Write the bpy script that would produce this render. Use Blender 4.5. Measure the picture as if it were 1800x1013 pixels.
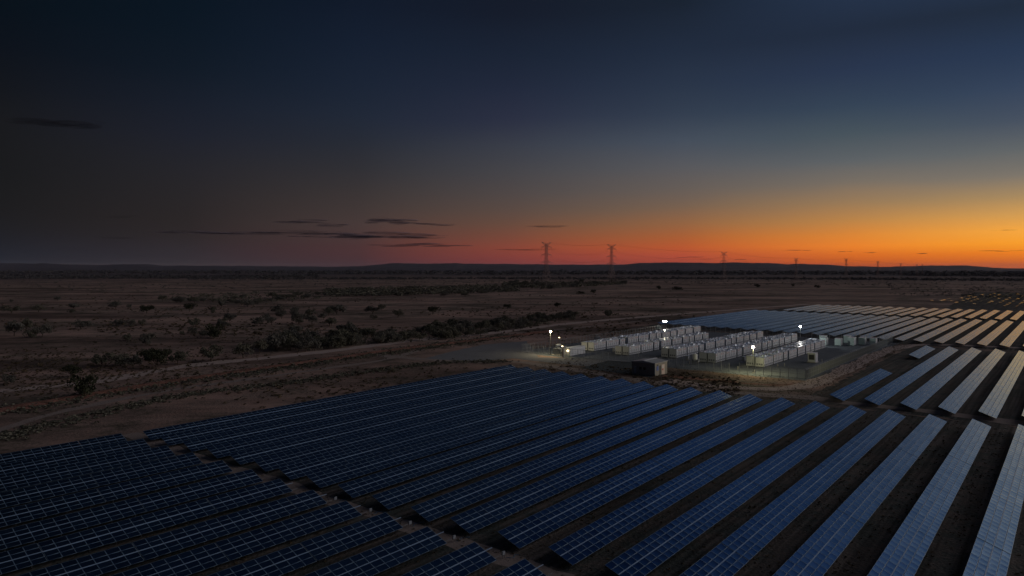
import bpy, math, random
import numpy as np
from math import sin, cos, tan, atan2, pi, radians, sqrt, degrees

# ------------------------------------------------------------------ clear
for o in list(bpy.data.objects):
    bpy.data.objects.remove(o, do_unlink=True)
SC = bpy.context.scene
COL = SC.collection
random.seed(7)
NR = np.random.RandomState(11)

# ------------------------------------------------------------------ camera
H = 38.56                 # drone height above the plain
F = 1242.0                # focal length in photograph pixels (1800 wide)
HZ = 470.0                # row of the true horizon
cam_d = bpy.data.cameras.new("camera")
cam = bpy.data.objects.new("camera", cam_d)
COL.objects.link(cam)
SC.camera = cam
cam.location = (0, 0, H)
cam.rotation_euler = (radians(90), 0, 0)
cam_d.sensor_width = 36.0
cam_d.lens = F / 1800 * 36
cam_d.shift_y = -(506.5 - HZ) / 1800
cam_d.clip_start = 0.5
cam_d.clip_end = 80000

# ------------------------------------------------------------------ colour management
SC.view_settings.view_transform = 'Standard'
SC.view_settings.look = 'None'
SC.view_settings.exposure = 0.0
SC.view_settings.gamma = 1.0
SC.view_settings.use_curve_mapping = False
SC.render.engine = 'CYCLES'
SC.cycles.max_bounces = 6
SC.cycles.transparent_max_bounces = 12
SC.cycles.sample_clamp_indirect = 6.0

def lin(c):
    return tuple((v / 255 / 12.92) if v / 255 <= 0.04045 else ((v / 255 + 0.055) / 1.055) ** 2.4 for v in c)

# ------------------------------------------------------------------ world: afterglow sky, a function of azimuth and elevation
def pel(x, y):
    az = math.atan((x - 900) / F)
    return degrees(math.atan((HZ - y) / F * cos(az)))
def paz(x):
    return degrees(math.atan((x - 900) / F))
SKY = []
def skycol(az, stops):
    SKY.append((az, stops))
def pxcol(x, pts, zen, gain=1.0):
    st = [(pel(x, y), c) for y, c in pts]
    top = pts[0][1]
    zen = tuple(v * .62 for v in zen); mid = tuple(a * .6 + b * .4 for a, b in zip(top, zen))
    if x >= 1400: st += [(20, (38, 53, 78)), (26, (35, 51, 79)), (36, (15, 25, 45)), (60, zen), (90, ZEN)]
    else: st += [(36, mid), (60, zen), (90, ZEN)]
    SKY.append((paz(x), st))
ZEN = (9, 15, 29)
pxcol(0, [(0, (6, 15, 24)), (100, (11, 16, 25)), (200, (22, 23, 27)), (300, (23, 24, 27)), (380, (27, 27, 30)), (440, (31, 33, 41)), (468, (34, 38, 47))], (13, 19, 31))
pxcol(330, [(0, (8, 20, 32)), (130, (16, 25, 37)), (220, (27, 31, 43)), (290, (35, 35, 41)), (400, (42, 37, 38)), (440, (47, 42, 47)), (468, (50, 45, 50))], (14, 21, 34))
pxcol(630, [(0, (16, 25, 41)), (100, (21, 31, 48)), (200, (31, 39, 54)), (260, (40, 43, 52)), (350, (59, 52, 52)), (400, (70, 56, 55)), (440, (74, 49, 51)), (468, (70, 48, 54))], (16, 25, 41))
pxcol(900, [(0, (20, 26, 40)), (100, (26, 35, 52)), (200, (40, 45, 64)), (270, (60, 63, 72)), (350, (83, 72, 69)), (400, (106, 74, 61)), (435, (134, 68, 54)), (456, (128, 60, 56)), (468, (118, 58, 60))], (18, 27, 45))
pxcol(1200, [(0, (25, 34, 48)), (100, (34, 45, 64)), (200, (50, 61, 78)), (260, (72, 80, 92)), (310, (93, 90, 91)), (350, (108, 94, 84)), (385, (138, 100, 72)), (410, (164, 97, 56)), (435, (186, 88, 48)), (450, (178, 78, 55)), (468, (160, 68, 52))], (20, 29, 48))
pxcol(1500, [(0, (30, 40, 54)), (100, (38, 50, 74)), (200, (57, 72, 88)), (250, (78, 88, 94)), (300, (104, 104, 104)), (345, (142, 118, 92)), (380, (180, 132, 79)), (405, (214, 134, 58)), (430, (237, 133, 46)), (455, (213, 102, 34)), (468, (196, 86, 36))], (22, 32, 52))
pxcol(1800, [(0, (32, 43, 60)), (100, (42, 58, 84)), (200, (67, 78, 95)), (250, (92, 98, 102)), (300, (122, 116, 108)), (345, (168, 138, 96)), (380, (214, 158, 84)), (405, (246, 168, 66)), (430, (252, 158, 42)), (450, (234, 122, 34)), (468, (204, 98, 52))], (24, 35, 56))
pE = lambda L: [(pel(1500, y), c) for y, c in L]
SKY.append((46, pE([(0, (88, 100, 120)), (100, (104, 112, 126)), (200, (120, 124, 130)), (250, (142, 138, 134)), (300, (178, 164, 144)), (350, (255, 218, 146)), (400, (255, 232, 130)), (440, (255, 215, 95)), (468, (255, 170, 70))]) + [(20, (72, 86, 110)), (26, (50, 66, 96)), (36, (24, 36, 60)), (62, (11, 18, 33)), (90, ZEN)]))
SKY.append((60, pE([(0, (88, 100, 120)), (100, (106, 114, 128)), (200, (124, 128, 134)), (250, (148, 144, 138)), (300, (192, 174, 150)), (350, (255, 222, 150)), (400, (255, 240, 140)), (440, (255, 225, 105)), (468, (255, 180, 80))]) + [(20, (72, 86, 110)), (26, (50, 66, 94)), (36, (24, 36, 60)), (62, (11, 18, 33)), (90, ZEN)]))
SKY.append((80, pE([(0, (32, 43, 60)), (100, (42, 58, 84)), (200, (67, 78, 95)), (250, (92, 98, 102)), (300, (122, 116, 108)), (345, (168, 138, 96)), (405, (240, 165, 80)), (435, (245, 150, 50)), (468, (200, 96, 50))]) + [(40, (20, 30, 50)), (62, (11, 18, 33)), (90, ZEN)]))
SKY.append((110, pE([(0, (24, 33, 48)), (200, (48, 55, 72)), (300, (82, 78, 80)), (380, (110, 86, 72)), (440, (120, 70, 60)), (468, (100, 58, 58))]) + [(40, (20, 29, 47)), (90, ZEN)]))
SKY.append((150, [(0, (46, 40, 50)), (8, (48, 44, 54)), (16, (34, 38, 54)), (30, (22, 30, 47)), (90, ZEN)]))
SKY.append((-150, [(0, (34, 35, 44)), (8, (36, 36, 46)), (18, (24, 29, 42)), (30, (17, 24, 39)), (90, ZEN)]))
SKY.append((-80, [(0, (31, 34, 43)), (8, (27, 29, 36)), (16, (19, 22, 31)), (30, (14, 20, 33)), (90, ZEN)]))
SKY.sort(key=lambda t: t[0])

SUN_AZ, SUN_EL = 88.0, 15.0       # degrees from the view direction towards the right, and height
W = bpy.data.worlds.new("World"); SC.world = W
W.use_nodes = True
nt = W.node_tree; nt.nodes.clear()
def N(t, **k):
    n = nt.nodes.new(t)
    for a, b in k.items(): setattr(n, a, b)
    return n
L = nt.links.new
tc = N('ShaderNodeTexCoord'); sep = N('ShaderNodeSeparateXYZ'); L(tc.outputs['Generated'], sep.inputs[0])
azn = N('ShaderNodeMath', operation='ARCTAN2'); L(sep.outputs[0], azn.inputs[0]); L(sep.outputs[1], azn.inputs[1])
eln = N('ShaderNodeMath', operation='ARCSINE'); L(sep.outputs[2], eln.inputs[0])
nz = N('ShaderNodeTexNoise'); nz.inputs['Scale'].default_value = 3.0; nz.inputs['Detail'].default_value = 3
mp = N('ShaderNodeMapping'); mp.inputs['Scale'].default_value = (1, 1, 5); L(tc.outputs['Generated'], mp.inputs[0]); L(mp.outputs[0], nz.inputs['Vector'])
jit = N('ShaderNodeMath', operation='MULTIPLY_ADD'); L(nz.outputs[0], jit.inputs[0]); jit.inputs[1].default_value = 0.022; jit.inputs[2].default_value = -0.011
elj = N('ShaderNodeMath', operation='ADD'); L(eln.outputs[0], elj.inputs[0])
# ripple only above the lowest degrees, so the band at the skyline stays level
fade = N('ShaderNodeMapRange'); L(eln.outputs[0], fade.inputs[0]); fade.inputs[1].default_value = 0.0; fade.inputs[2].default_value = 0.12
jf = N('ShaderNodeMath', operation='MULTIPLY'); L(jit.outputs[0], jf.inputs[0]); L(fade.outputs[0], jf.inputs[1]); L(jf.outputs[0], elj.inputs[1])
# compressed elevation: t = sqrt(el / 90)
e01 = N('ShaderNodeMath', operation='DIVIDE'); L(elj.outputs[0], e01.inputs[0]); e01.inputs[1].default_value = pi / 2
emx = N('ShaderNodeMath', operation='MAXIMUM'); L(e01.outputs[0], emx.inputs[0]); emx.inputs[1].default_value = 0
et = N('ShaderNodeMath', operation='SQRT'); L(emx.outputs[0], et.inputs[0])
def ramp(stops):
    stops = sorted(stops)
    es = np.array([s[0] for s in stops]); cs = np.array([lin(s[1]) for s in stops])
    lg = np.log(cs + 1e-4)
    # smooth (Catmull-Rom style) resampling in log space
    tq = np.linspace(0, 1, 30) ** 1.15
    eq = tq ** 2 * 90
    m = np.zeros_like(lg)
    for i in range(len(es)):
        a = max(i - 1, 0); b = min(i + 1, len(es) - 1)
        m[i] = (lg[b] - lg[a]) / (es[b] - es[a]) if b > a else 0
    out = []
    for e in eq:
        if e <= es[0]: out.append(lg[0]); continue
        if e >= es[-1]: out.append(lg[-1]); continue
        i = np.searchsorted(es, e) - 1; h = es[i + 1] - es[i]; u = (e - es[i]) / h
        out.append((2*u**3-3*u*u+1)*lg[i] + (u**3-2*u*u+u)*h*m[i]*.8 + (-2*u**3+3*u*u)*lg[i+1] + (u**3-u*u)*h*m[i+1]*.8)
    r = N('ShaderNodeValToRGB'); cr = r.color_ramp
    while len(cr.elements) > 1: cr.elements.remove(cr.elements[-1])
    for k, (t, v) in enumerate(zip(tq, out)):
        c = np.exp(v) - 1e-4
        e = cr.elements[0] if k == 0 else cr.elements.new(min(t, 1))
        e.position = min(t, 1); e.color = (max(c[0], 0), max(c[1], 0), max(c[2], 0), 1)
    L(et.outputs[0], r.inputs[0])
    return r
ramps = [(az, ramp(st)) for az, st in SKY]
acc = ramps[0][1].outputs[0]
for k in range(1, len(ramps)):
    mr = N('ShaderNodeMapRange'); mr.interpolation_type = 'LINEAR'
    L(azn.outputs[0], mr.inputs[0]); mr.inputs[1].default_value = radians(ramps[k-1][0]); mr.inputs[2].default_value = radians(ramps[k][0])
    mx = N('ShaderNodeMixRGB'); L(mr.outputs[0], mx.inputs[0]); L(acc, mx.inputs[1]); L(ramps[k][1].outputs[0], mx.inputs[2])
    acc = mx.outputs[0]
nish = N('ShaderNodeTexSky'); nish.sky_type = 'NISHITA'; nish.sun_disc = False
nish.sun_elevation = radians(1.0); nish.sun_rotation = radians(SUN_AZ); nish.altitude = 200; nish.dust_density = 2.0
bg1 = N('ShaderNodeBackground'); L(acc, bg1.inputs[0]); bg1.inputs[1].default_value = 1.0
bg2 = N('ShaderNodeBackground'); L(nish.outputs[0], bg2.inputs[0]); bg2.inputs[1].default_value = 0.0012
ad = N('ShaderNodeAddShader'); L(bg1.outputs[0], ad.inputs[0]); L(bg2.outputs[0], ad.inputs[1])
wo = N('ShaderNodeOutputWorld'); L(ad.outputs[0], wo.inputs[0])

# ------------------------------------------------------------------ last glow of the set sun: one weak, wide sun
sd = bpy.data.lights.new("sun", 'SUN'); sd.energy = .8; sd.angle = radians(70); sd.color = (1.0, 0.92, 0.92)
so = bpy.data.objects.new("sun", sd); COL.objects.link(so)
a_, e_ = radians(SUN_AZ), radians(SUN_EL)
from mathutils import Vector, Matrix, Euler
so.rotation_euler = Vector((sin(a_) * cos(e_), cos(a_) * cos(e_), sin(e_))).to_track_quat('Z', 'Y').to_euler()

# ------------------------------------------------------------------ materials
def newmat(name):
    m = bpy.data.materials.new(name); m.use_nodes = True
    t = m.node_tree; b = t.nodes['Principled BSDF']
    return m, t, b
def simple(name, col, rough=.7, metal=0.0, spec=0.5, var=0.0, scale=3.0, bump=0.0):
    m, t, b = newmat(name)
    b.inputs['Roughness'].default_value = rough; b.inputs['Metallic'].default_value = metal
    b.inputs['Specular IOR Level'].default_value = spec
    if var or bump:
        c = t.nodes.new('ShaderNodeTexCoord'); n = t.nodes.new('ShaderNodeTexNoise')
        n.inputs['Scale'].default_value = scale; n.inputs['Detail'].default_value = 6
        t.links.new(c.outputs['Object'], n.inputs['Vector'])
        mr = t.nodes.new('ShaderNodeMapRange'); t.links.new(n.outputs[0], mr.inputs[0])
        mr.inputs[1].default_value = .3; mr.inputs[2].default_value = .7
        mr.inputs[3].default_value = 1 - var; mr.inputs[4].default_value = 1 + var
        vm = t.nodes.new('ShaderNodeVectorMath'); vm.operation = 'SCALE'; vm.inputs[0].default_value = col
        t.links.new(mr.outputs[0], vm.inputs['Scale']); t.links.new(vm.outputs[0], b.inputs['Base Color'])
        if bump:
            bp = t.nodes.new('ShaderNodeBump'); bp.inputs['Strength'].default_value = bump
            t.links.new(n.outputs[0], bp.inputs['Height']); t.links.new(bp.outputs[0], b.inputs['Normal'])
    else:
        b.inputs['Base Color'].default_value = (*col, 1)
    return m
def emis(name, col, s):
    m, t, b = newmat(name)
    b.inputs['Base Color'].default_value = (*col, 1); b.inputs['Emission Color'].default_value = (*col, 1)
    b.inputs['Emission Strength'].default_value = s
    return m
def ramp_mat(name, stops, specs, rough=.95, bump=.3, stretch=(1, 1, 1), bscale=None):
    """specs: list of (scale, weight) of noises summed; stops: colour ramp over the sum"""
    m, t, b = newmat(name); nd = t.nodes; lk = t.links.new
    g = nd.new('ShaderNodeNewGeometry'); mpn = nd.new('ShaderNodeMapping'); lk(g.outputs['Position'], mpn.inputs[0])
    mpn.inputs['Scale'].default_value = stretch
    tot = None
    for k, (s, w) in enumerate(specs):
        n = nd.new('ShaderNodeTexNoise'); n.inputs['Scale'].default_value = s; n.inputs['Detail'].default_value = 8; n.inputs['Roughness'].default_value = .62
        n.inputs['Distortion'].default_value = .4
        lk(mpn.outputs[0], n.inputs['Vector'])
        ma = nd.new('ShaderNodeMath'); ma.operation = 'MULTIPLY'; lk(n.outputs[0], ma.inputs[0]); ma.inputs[1].default_value = w
        if tot is None: tot = ma
        else:
            a = nd.new('ShaderNodeMath'); a.operation = 'ADD'; lk(tot.outputs[0], a.inputs[0]); lk(ma.outputs[0], a.inputs[1]); tot = a
    r = nd.new('ShaderNodeValToRGB'); cr = r.color_ramp
    while len(cr.elements) > 1: cr.elements.remove(cr.elements[-1])
    for k, (p, c) in enumerate(stops):
        e = cr.elements[0] if k == 0 else cr.elements.new(p)
        e.position = p; e.color = (*c, 1)
    lk(tot.outputs[0], r.inputs[0]); lk(r.outputs[0], b.inputs['Base Color'])
    b.inputs['Roughness'].default_value = rough; b.inputs['Specular IOR Level'].default_value = .12
    if bump:
        n = nd.new('ShaderNodeTexNoise'); n.inputs['Scale'].default_value = bscale or specs[-1][0]; n.inputs['Detail'].default_value = 5
        lk(g.outputs['Position'], n.inputs['Vector'])
        bp = nd.new('ShaderNodeBump'); bp.inputs['Strength'].default_value = bump; bp.inputs['Distance'].default_value = .6
        lk(n.outputs[0], bp.inputs['Height']); lk(bp.outputs[0], b.inputs['Normal'])
    return m, t, b, r

# open plain: dry grass, red soil, dark scrub; the ground inside the solar farm is mown dark grass on dark soil
def ground_material():
    m, t, b, r = ramp_mat("plain_soil_and_grass",
        [(0.36, (.075, .072, .055)), (.44, (.17, .135, .105)), (.50, (.32, .23, .19)), (.56, (.40, .265, .215)), (.64, (.22, .165, .13)), (.72, (.44, .33, .27))],
        [(.012, .42), (.06, .33), (.5, .25)], bump=.5, bscale=1.5)
    nd = t.nodes; lk = t.links.new
    g = nd.new('ShaderNodeNewGeometry')
    # very long streaks (creek lines, fire breaks)
    mpn = nd.new('ShaderNodeMapping'); lk(g.outputs['Position'], mpn.inputs[0]); mpn.inputs['Scale'].default_value = (.0042, .015, 1); mpn.inputs['Rotation'].default_value = (0, 0, radians(-9))
    n = nd.new('ShaderNodeTexNoise'); n.inputs['Scale'].default_value = 1; n.inputs['Detail'].default_value = 9; n.inputs['Roughness'].default_value = .7; lk(mpn.outputs[0], n.inputs['Vector'])
    mr = nd.new('ShaderNodeMapRange'); lk(n.outputs[0], mr.inputs[0]); mr.inputs[1].default_value = .38; mr.inputs[2].default_value = .60; mr.inputs[3].default_value = .34; mr.inputs[4].default_value = 1.25
    # farther than about 2.5 km the country is scrub and forest, broken by paler clearings
    ln = nd.new('ShaderNodeVectorMath'); ln.operation = 'LENGTH'; lk(g.outputs['Position'], ln.inputs[0])
    fr = nd.new('ShaderNodeMapRange'); lk(ln.outputs['Value'], fr.inputs[0]); fr.inputs[1].default_value = 1900; fr.inputs[2].default_value = 3800
    n2 = nd.new('ShaderNodeTexNoise'); n2.inputs['Scale'].default_value = .0016; n2.inputs['Detail'].default_value = 8; n2.inputs['Roughness'].default_value = .65; lk(g.outputs['Position'], n2.inputs['Vector'])
    r2 = nd.new('ShaderNodeValToRGB'); cr = r2.color_ramp
    cr.elements[0].position = .46; cr.elements[0].color = (.06, .058, .068, 1); cr.elements[1].position = .66; cr.elements[1].color = (.20, .15, .15, 1)
    lk(n2.outputs[0], r2.inputs[0])
    sc = nd.new('ShaderNodeVectorMath'); sc.operation = 'SCALE'; lk(r.outputs[0], sc.inputs[0]); lk(mr.outputs[0], sc.inputs['Scale'])
    mx = nd.new('ShaderNodeMixRGB'); lk(fr.outputs[0], mx.inputs[0]); lk(sc.outputs[0], mx.inputs[1]); lk(r2.outputs[0], mx.inputs[2])
    lk(mx.outputs[0], b.inputs['Base Color'])
    return m
M_ground = ground_material()
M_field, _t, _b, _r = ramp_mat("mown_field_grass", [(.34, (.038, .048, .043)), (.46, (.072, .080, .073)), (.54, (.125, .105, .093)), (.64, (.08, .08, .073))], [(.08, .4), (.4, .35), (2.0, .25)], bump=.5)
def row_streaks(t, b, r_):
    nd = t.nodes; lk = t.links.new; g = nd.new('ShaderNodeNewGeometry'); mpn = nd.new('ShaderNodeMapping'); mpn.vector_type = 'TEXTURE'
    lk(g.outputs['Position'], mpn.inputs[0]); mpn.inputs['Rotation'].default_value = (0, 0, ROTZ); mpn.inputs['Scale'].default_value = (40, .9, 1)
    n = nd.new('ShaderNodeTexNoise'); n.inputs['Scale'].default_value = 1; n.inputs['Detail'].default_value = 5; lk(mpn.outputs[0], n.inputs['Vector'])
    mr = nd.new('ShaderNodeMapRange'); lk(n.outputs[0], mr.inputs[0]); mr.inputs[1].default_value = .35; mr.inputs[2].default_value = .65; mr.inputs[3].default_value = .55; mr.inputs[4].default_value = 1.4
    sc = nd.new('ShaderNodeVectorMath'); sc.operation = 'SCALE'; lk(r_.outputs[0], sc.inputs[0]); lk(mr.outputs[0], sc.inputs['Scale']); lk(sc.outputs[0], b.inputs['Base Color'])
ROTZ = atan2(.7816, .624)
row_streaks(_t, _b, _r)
M_track = ramp_mat("pale_dirt", [(.36, (.34, .27, .24)), (.5, (.50, .40, .36)), (.62, (.40, .31, .28))], [(.1, .4), (.7, .35), (3, .25)], bump=.3)[0]
M_track2 = ramp_mat("compacted_dirt", [(.34, (.16, .13, .12)), (.5, (.33, .27, .24)), (.62, (.22, .18, .16))], [(.1, .4), (.7, .35), (3, .25)], bump=.3)[0]
M_berm = ramp_mat("red_earth", [(.36, (.07, .055, .04)), (.46, (.22, .11, .08)), (.56, (.30, .155, .12)), (.66, (.11, .08, .06))], [(.15, .4), (.6, .35), (2, .25)], bump=.6)[0]
M_gravel = ramp_mat("crushed_rock", [(.35, (.085, .10, .115)), (.5, (.145, .165, .185)), (.65, (.105, .12, .135))], [(.07, .4), (.5, .3), (4, .3)], bump=.3)[0]
M_apron = ramp_mat("pale_gravel", [(.35, (.14, .145, .16)), (.5, (.22, .225, .24)), (.65, (.16, .165, .175))], [(.06, .4), (.5, .3), (4, .3)], bump=.3)[0]
M_asphalt = ramp_mat("dark_bitumen", [(.35, (.045, .055, .062)), (.5, (.065, .078, .088)), (.65, (.05, .06, .07))], [(.07, .4), (.5, .3), (4, .3)], bump=.2)[0]
M_hill = ramp_mat("hill_scrub", [(.38, (.06, .06, .08)), (.5, (.085, .08, .105)), (.6, (.13, .11, .13))], [(.002, .5), (.012, .5)], bump=0)[0]
M_leaf = None
def leaf_material(name, c1, c2):
    m, t, b = newmat(name); nd = t.nodes; lk = t.links.new
    g = nd.new('ShaderNodeNewGeometry'); oi = nd.new('ShaderNodeObjectInfo')
    ad = nd.new('ShaderNodeMath'); ad.operation = 'MULTIPLY_ADD'; lk(g.outputs['Random Per Island'], ad.inputs[0]); ad.inputs[1].default_value = .6
    mu = nd.new('ShaderNodeMath'); mu.operation = 'MULTIPLY'; lk(oi.outputs['Random'], mu.inputs[0]); mu.inputs[1].default_value = .4
    lk(mu.outputs[0], ad.inputs[2])
    mx = nd.new('ShaderNodeMixRGB'); lk(ad.outputs[0], mx.inputs[0]); mx.inputs[1].default_value = (*c1, 1); mx.inputs[2].default_value = (*c2, 1)
    lk(mx.outputs[0], b.inputs['Base Color']); b.inputs['Roughness'].default_value = .85; b.inputs['Specular IOR Level'].default_value = .1
    return m
M_leaf = leaf_material("olive_leaves", (.085, .088, .065), (.20, .19, .145))
M_leaf_grey = leaf_material("grey_green_leaves", (.09, .092, .08), (.21, .20, .17))
M_leaf_far = leaf_material("far_scrub_leaves", (.07, .07, .075), (.12, .115, .115))
M_grass = leaf_material("dry_tussock", (.05, .045, .028), (.16, .12, .075))
M_bark = simple("bark", (.10, .075, .055), .9, var=.3, scale=4)

def panel_glass(name, painted_refl=False):
    m, t, b = newmat(name); nd = t.nodes; lk = t.links.new
    g = nd.new('ShaderNodeNewGeometry'); oi = nd.new('ShaderNodeObjectInfo')
    s = nd.new('ShaderNodeMath'); s.operation = 'ADD'; lk(g.outputs['Random Per Island'], s.inputs[0]); lk(oi.outputs['Random'], s.inputs[1])
    fr = nd.new('ShaderNodeMath'); fr.operation = 'FRACT'; lk(s.outputs[0], fr.inputs[0])
    mx = nd.new('ShaderNodeMixRGB'); lk(fr.outputs[0], mx.inputs[0]); mx.inputs[1].default_value = (.19, .32, .46, 1); mx.inputs[2].default_value = (.31, .45, .58, 1)
    b.inputs['Metallic'].default_value = 1.0
    rr = nd.new('ShaderNodeMapRange'); lk(fr.outputs[0], rr.inputs[0]); rr.inputs[3].default_value = .08; rr.inputs[4].default_value = .15
    lk(rr.outputs[0], b.inputs['Roughness'])
    if painted_refl:
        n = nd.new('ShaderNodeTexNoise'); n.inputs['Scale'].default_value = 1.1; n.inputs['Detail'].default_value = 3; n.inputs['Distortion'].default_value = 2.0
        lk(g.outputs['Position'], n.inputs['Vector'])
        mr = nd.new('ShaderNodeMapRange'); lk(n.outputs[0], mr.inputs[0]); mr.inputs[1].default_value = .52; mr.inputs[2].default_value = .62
        m2 = nd.new('ShaderNodeMixRGB'); lk(mr.outputs[0], m2.inputs[0]); lk(mx.outputs[0], m2.inputs[1]); m2.inputs[2].default_value = (.35, .36, .42, 1)  # pale noise blotches paint odd reflections into the cell colour
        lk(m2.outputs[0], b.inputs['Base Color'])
    else:
        lk(mx.outputs[0], b.inputs['Base Color'])
    # soft unevenness of the toughened glass
    n = nd.new('ShaderNodeTexNoise'); n.inputs['Scale'].default_value = .8; lk(g.outputs['Position'], n.inputs['Vector'])
    bp = nd.new('ShaderNodeBump'); bp.inputs['Strength'].default_value = .05; bp.inputs['Distance'].default_value = .02
    lk(n.outputs[0], bp.inputs['Height']); lk(bp.outputs[0], b.inputs['Normal'])
    return m
M_glass = panel_glass("blue_solar_cells")
M_painted_refl = panel_glass("solar_cells_painted_reflection", True)
M_frame = simple("anodised_frame", (.19, .28, .38), .45, .35)
M_rail = simple("pale_rail", (.30, .40, .54), .45, .2)
M_steel = simple("galvanised_steel", (.22, .22, .23), .6, .5, var=.15)
M_shell = simple("cabinet_shell_paint", (.20, .23, .26), .5, var=.05)
M_white = simple("white_cabinet_paint", (.74, .77, .80), .45, var=.05, scale=.6)
M_roof = simple("cabinet_roof_paint", (.72, .80, .90), .32, .55, var=.08, scale=.6)
M_dark = simple("dark_grille", (.06, .065, .07), .6)
M_red = simple("red_warning_label", (.55, .09, .07), .5)
M_seam = simple("cabinet_door_paint", (.76, .79, .82), .42, var=.04)
M_equip = simple("transformer_grey", (.30, .33, .36), .55, var=.1)
M_green = simple("pale_green_enamel", (.60, .74, .70), .5, var=.08)
M_ceramic = simple("brown_porcelain", (.16, .10, .07), .3)
M_shed = simple("beige_sheet_metal", (.24, .22, .20), .6, var=.06)
M_shedroof = simple("grey_sheet_roof", (.36, .37, .39), .5, var=.08)
M_shedtrim = simple("pink_cladding", (.62, .50, .45), .6)  # pinkish panel colour beside the building door
M_window = simple("dark_window", (.015, .018, .022), .15)
M_pole = simple("pole_steel", (.10, .105, .11), .6, .2)
M_pylon = simple("weathered_pylon_steel", (.36, .27, .25), .6, .2, var=.2, scale=.2)
M_wire = simple("conductor", (.05, .05, .05), .5)
M_lamp = emis("lit_floodlight", (1.0, .94, .84), 160.0)
M_lamp_warm = emis("lit_warm_floodlight", (1.0, .80, .42), 90.0)
M_lamp_soft = emis("lit_soft_floodlight", (1.0, .86, .80), 60.0)
M_bulk = emis("lit_bulkhead_lamp", (1.0, .78, .45), 7.0)
M_fence = simple("fence_wire", (.34, .36, .38), .55, .2)
M_conc = simple("pale_concrete", (.45, .43, .40), .85, var=.12, scale=1)
M_blue = simple("blue_notice", (.06, .12, .40), .5)
M_notice = simple("white_notice", (.75, .75, .75), .5)
M_cloud = None
def cloud_material(name, amax, col=(.34, .30, .37, 1)):
    m, t, b = newmat(name); nd = t.nodes; lk = t.links.new
    b.inputs['Base Color'].default_value = col; b.inputs['Roughness'].default_value = 1; b.inputs['Specular IOR Level'].default_value = 0
    g = nd.new('ShaderNodeNewGeometry'); lw = nd.new('ShaderNodeLayerWeight'); lw.inputs[0].default_value = .5
    mpn = nd.new('ShaderNodeMapping'); lk(g.outputs['Position'], mpn.inputs[0]); mpn.inputs['Scale'].default_value = (.0022, .0022, .02)
    n = nd.new('ShaderNodeTexNoise'); n.inputs['Scale'].default_value = 1; n.inputs['Detail'].default_value = 6; lk(mpn.outputs[0], n.inputs['Vector'])
    inv = nd.new('ShaderNodeMath'); inv.operation = 'SUBTRACT'; inv.inputs[0].default_value = 1; lk(lw.outputs['Facing'], inv.inputs[1])
    a = nd.new('ShaderNodeMath'); a.operation = 'MULTIPLY_ADD'; lk(n.outputs[0], a.inputs[0]); a.inputs[1].default_value = 1.1; lk(inv.outputs[0], a.inputs[2])
    mr = nd.new('ShaderNodeMapRange'); mr.interpolation_type = 'SMOOTHSTEP'; lk(a.outputs[0], mr.inputs[0]); mr.inputs[1].default_value = .60; mr.inputs[2].default_value = 1.5; mr.inputs[4].default_value = amax
    lk(mr.outputs[0], b.inputs['Alpha'])
    return m
M_cloud = cloud_material('dusk_cloud', .55); M_cloud_faint = cloud_material('thin_dusk_cloud', .30, (.04, .04, .05, 1))

# ------------------------------------------------------------------ helpers
def G(px, py, h=0.0):
    """point of the place at height h seen at photograph pixel (px, py)"""
    D = F * (H - h) / (py - HZ)
    return Vector(((px - 900) / F * D, D, h))
RU = Vector((.624, .7816, 0)).normalized()      # along the rows
RV = Vector((RU.y, -RU.x, 0))                   # across the rows, to the right
ROT = atan2(RU.y, RU.x)
def UV(u, v, z=0.0):
    p = RU * u + RV * v
    return Vector((p.x, p.y, z))

class MB:
    def __init__(s): s.v = []; s.f = []; s.m = []; s.mats = []
    def mi(s, m):
        if m not in s.mats: s.mats.append(m)
        return s.mats.index(m)
    def add(s, vs, fs, m):
        b = len(s.v); k = s.mi(m)
        s.v += [tuple(v) for v in vs]; s.f += [tuple(i + b for i in f) for f in fs]; s.m += [k] * len(fs)
        return s
    def box(s, x0, x1, y0, y1, z0, z1, m, rot=None):
        vs = [(x, y, z) for z in (z0, z1) for y in (y0, y1) for x in (x0, x1)]
        if rot: vs = [rot @ Vector(v) for v in vs]
        return s.add(vs, [(0, 2, 3, 1), (4, 5, 7, 6), (0, 1, 5, 4), (1, 3, 7, 5), (3, 2, 6, 7), (2, 0, 4, 6)], m)
    def bar(s, a, b, r, m, n=4, r2=None):
        a = Vector(a); b = Vector(b); d = (b - a)
        if d.length < 1e-6: return s
        q = d.to_track_quat('Z', 'Y'); r2 = r if r2 is None else r2
        vs = []
        for p, rr in ((a, r), (b, r2)):
            for k in range(n):
                t = 2 * pi * (k + .5) / n
                vs.append(p + q @ Vector((rr * cos(t), rr * sin(t), 0)))
        fs = [(k, (k + 1) % n, n + (k + 1) % n, n + k) for k in range(n)]
        fs += [tuple(range(n - 1, -1, -1)), tuple(range(n, 2 * n))]
        return s.add(vs, fs, m)
    def mesh(s, name):
        me = bpy.data.meshes.new(name); me.from_pydata(s.v, [], s.f)
        for m in s.mats: me.materials.append(m)
        me.polygons.foreach_set('material_index', s.m); me.update()
        return me
    def build(s, name, parent=None, loc=None, rot=None):
        return link(name, s.mesh(name), parent, loc, rot)
def link(name, data, parent=None, loc=None, rot=None):
    o = bpy.data.objects.new(name, data); COL.objects.link(o)
    if parent: o.parent = parent
    if loc is not None: o.location = loc
    if rot is not None: o.rotation_euler = rot if hasattr(rot, '__len__') else (0, 0, rot)
    return o
def tag(o, label=None, cat=None, group=None, kind=None):
    if label: o['label'] = label
    if cat: o['category'] = cat
    if group: o['group'] = group
    if kind: o['kind'] = kind
    return o
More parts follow.
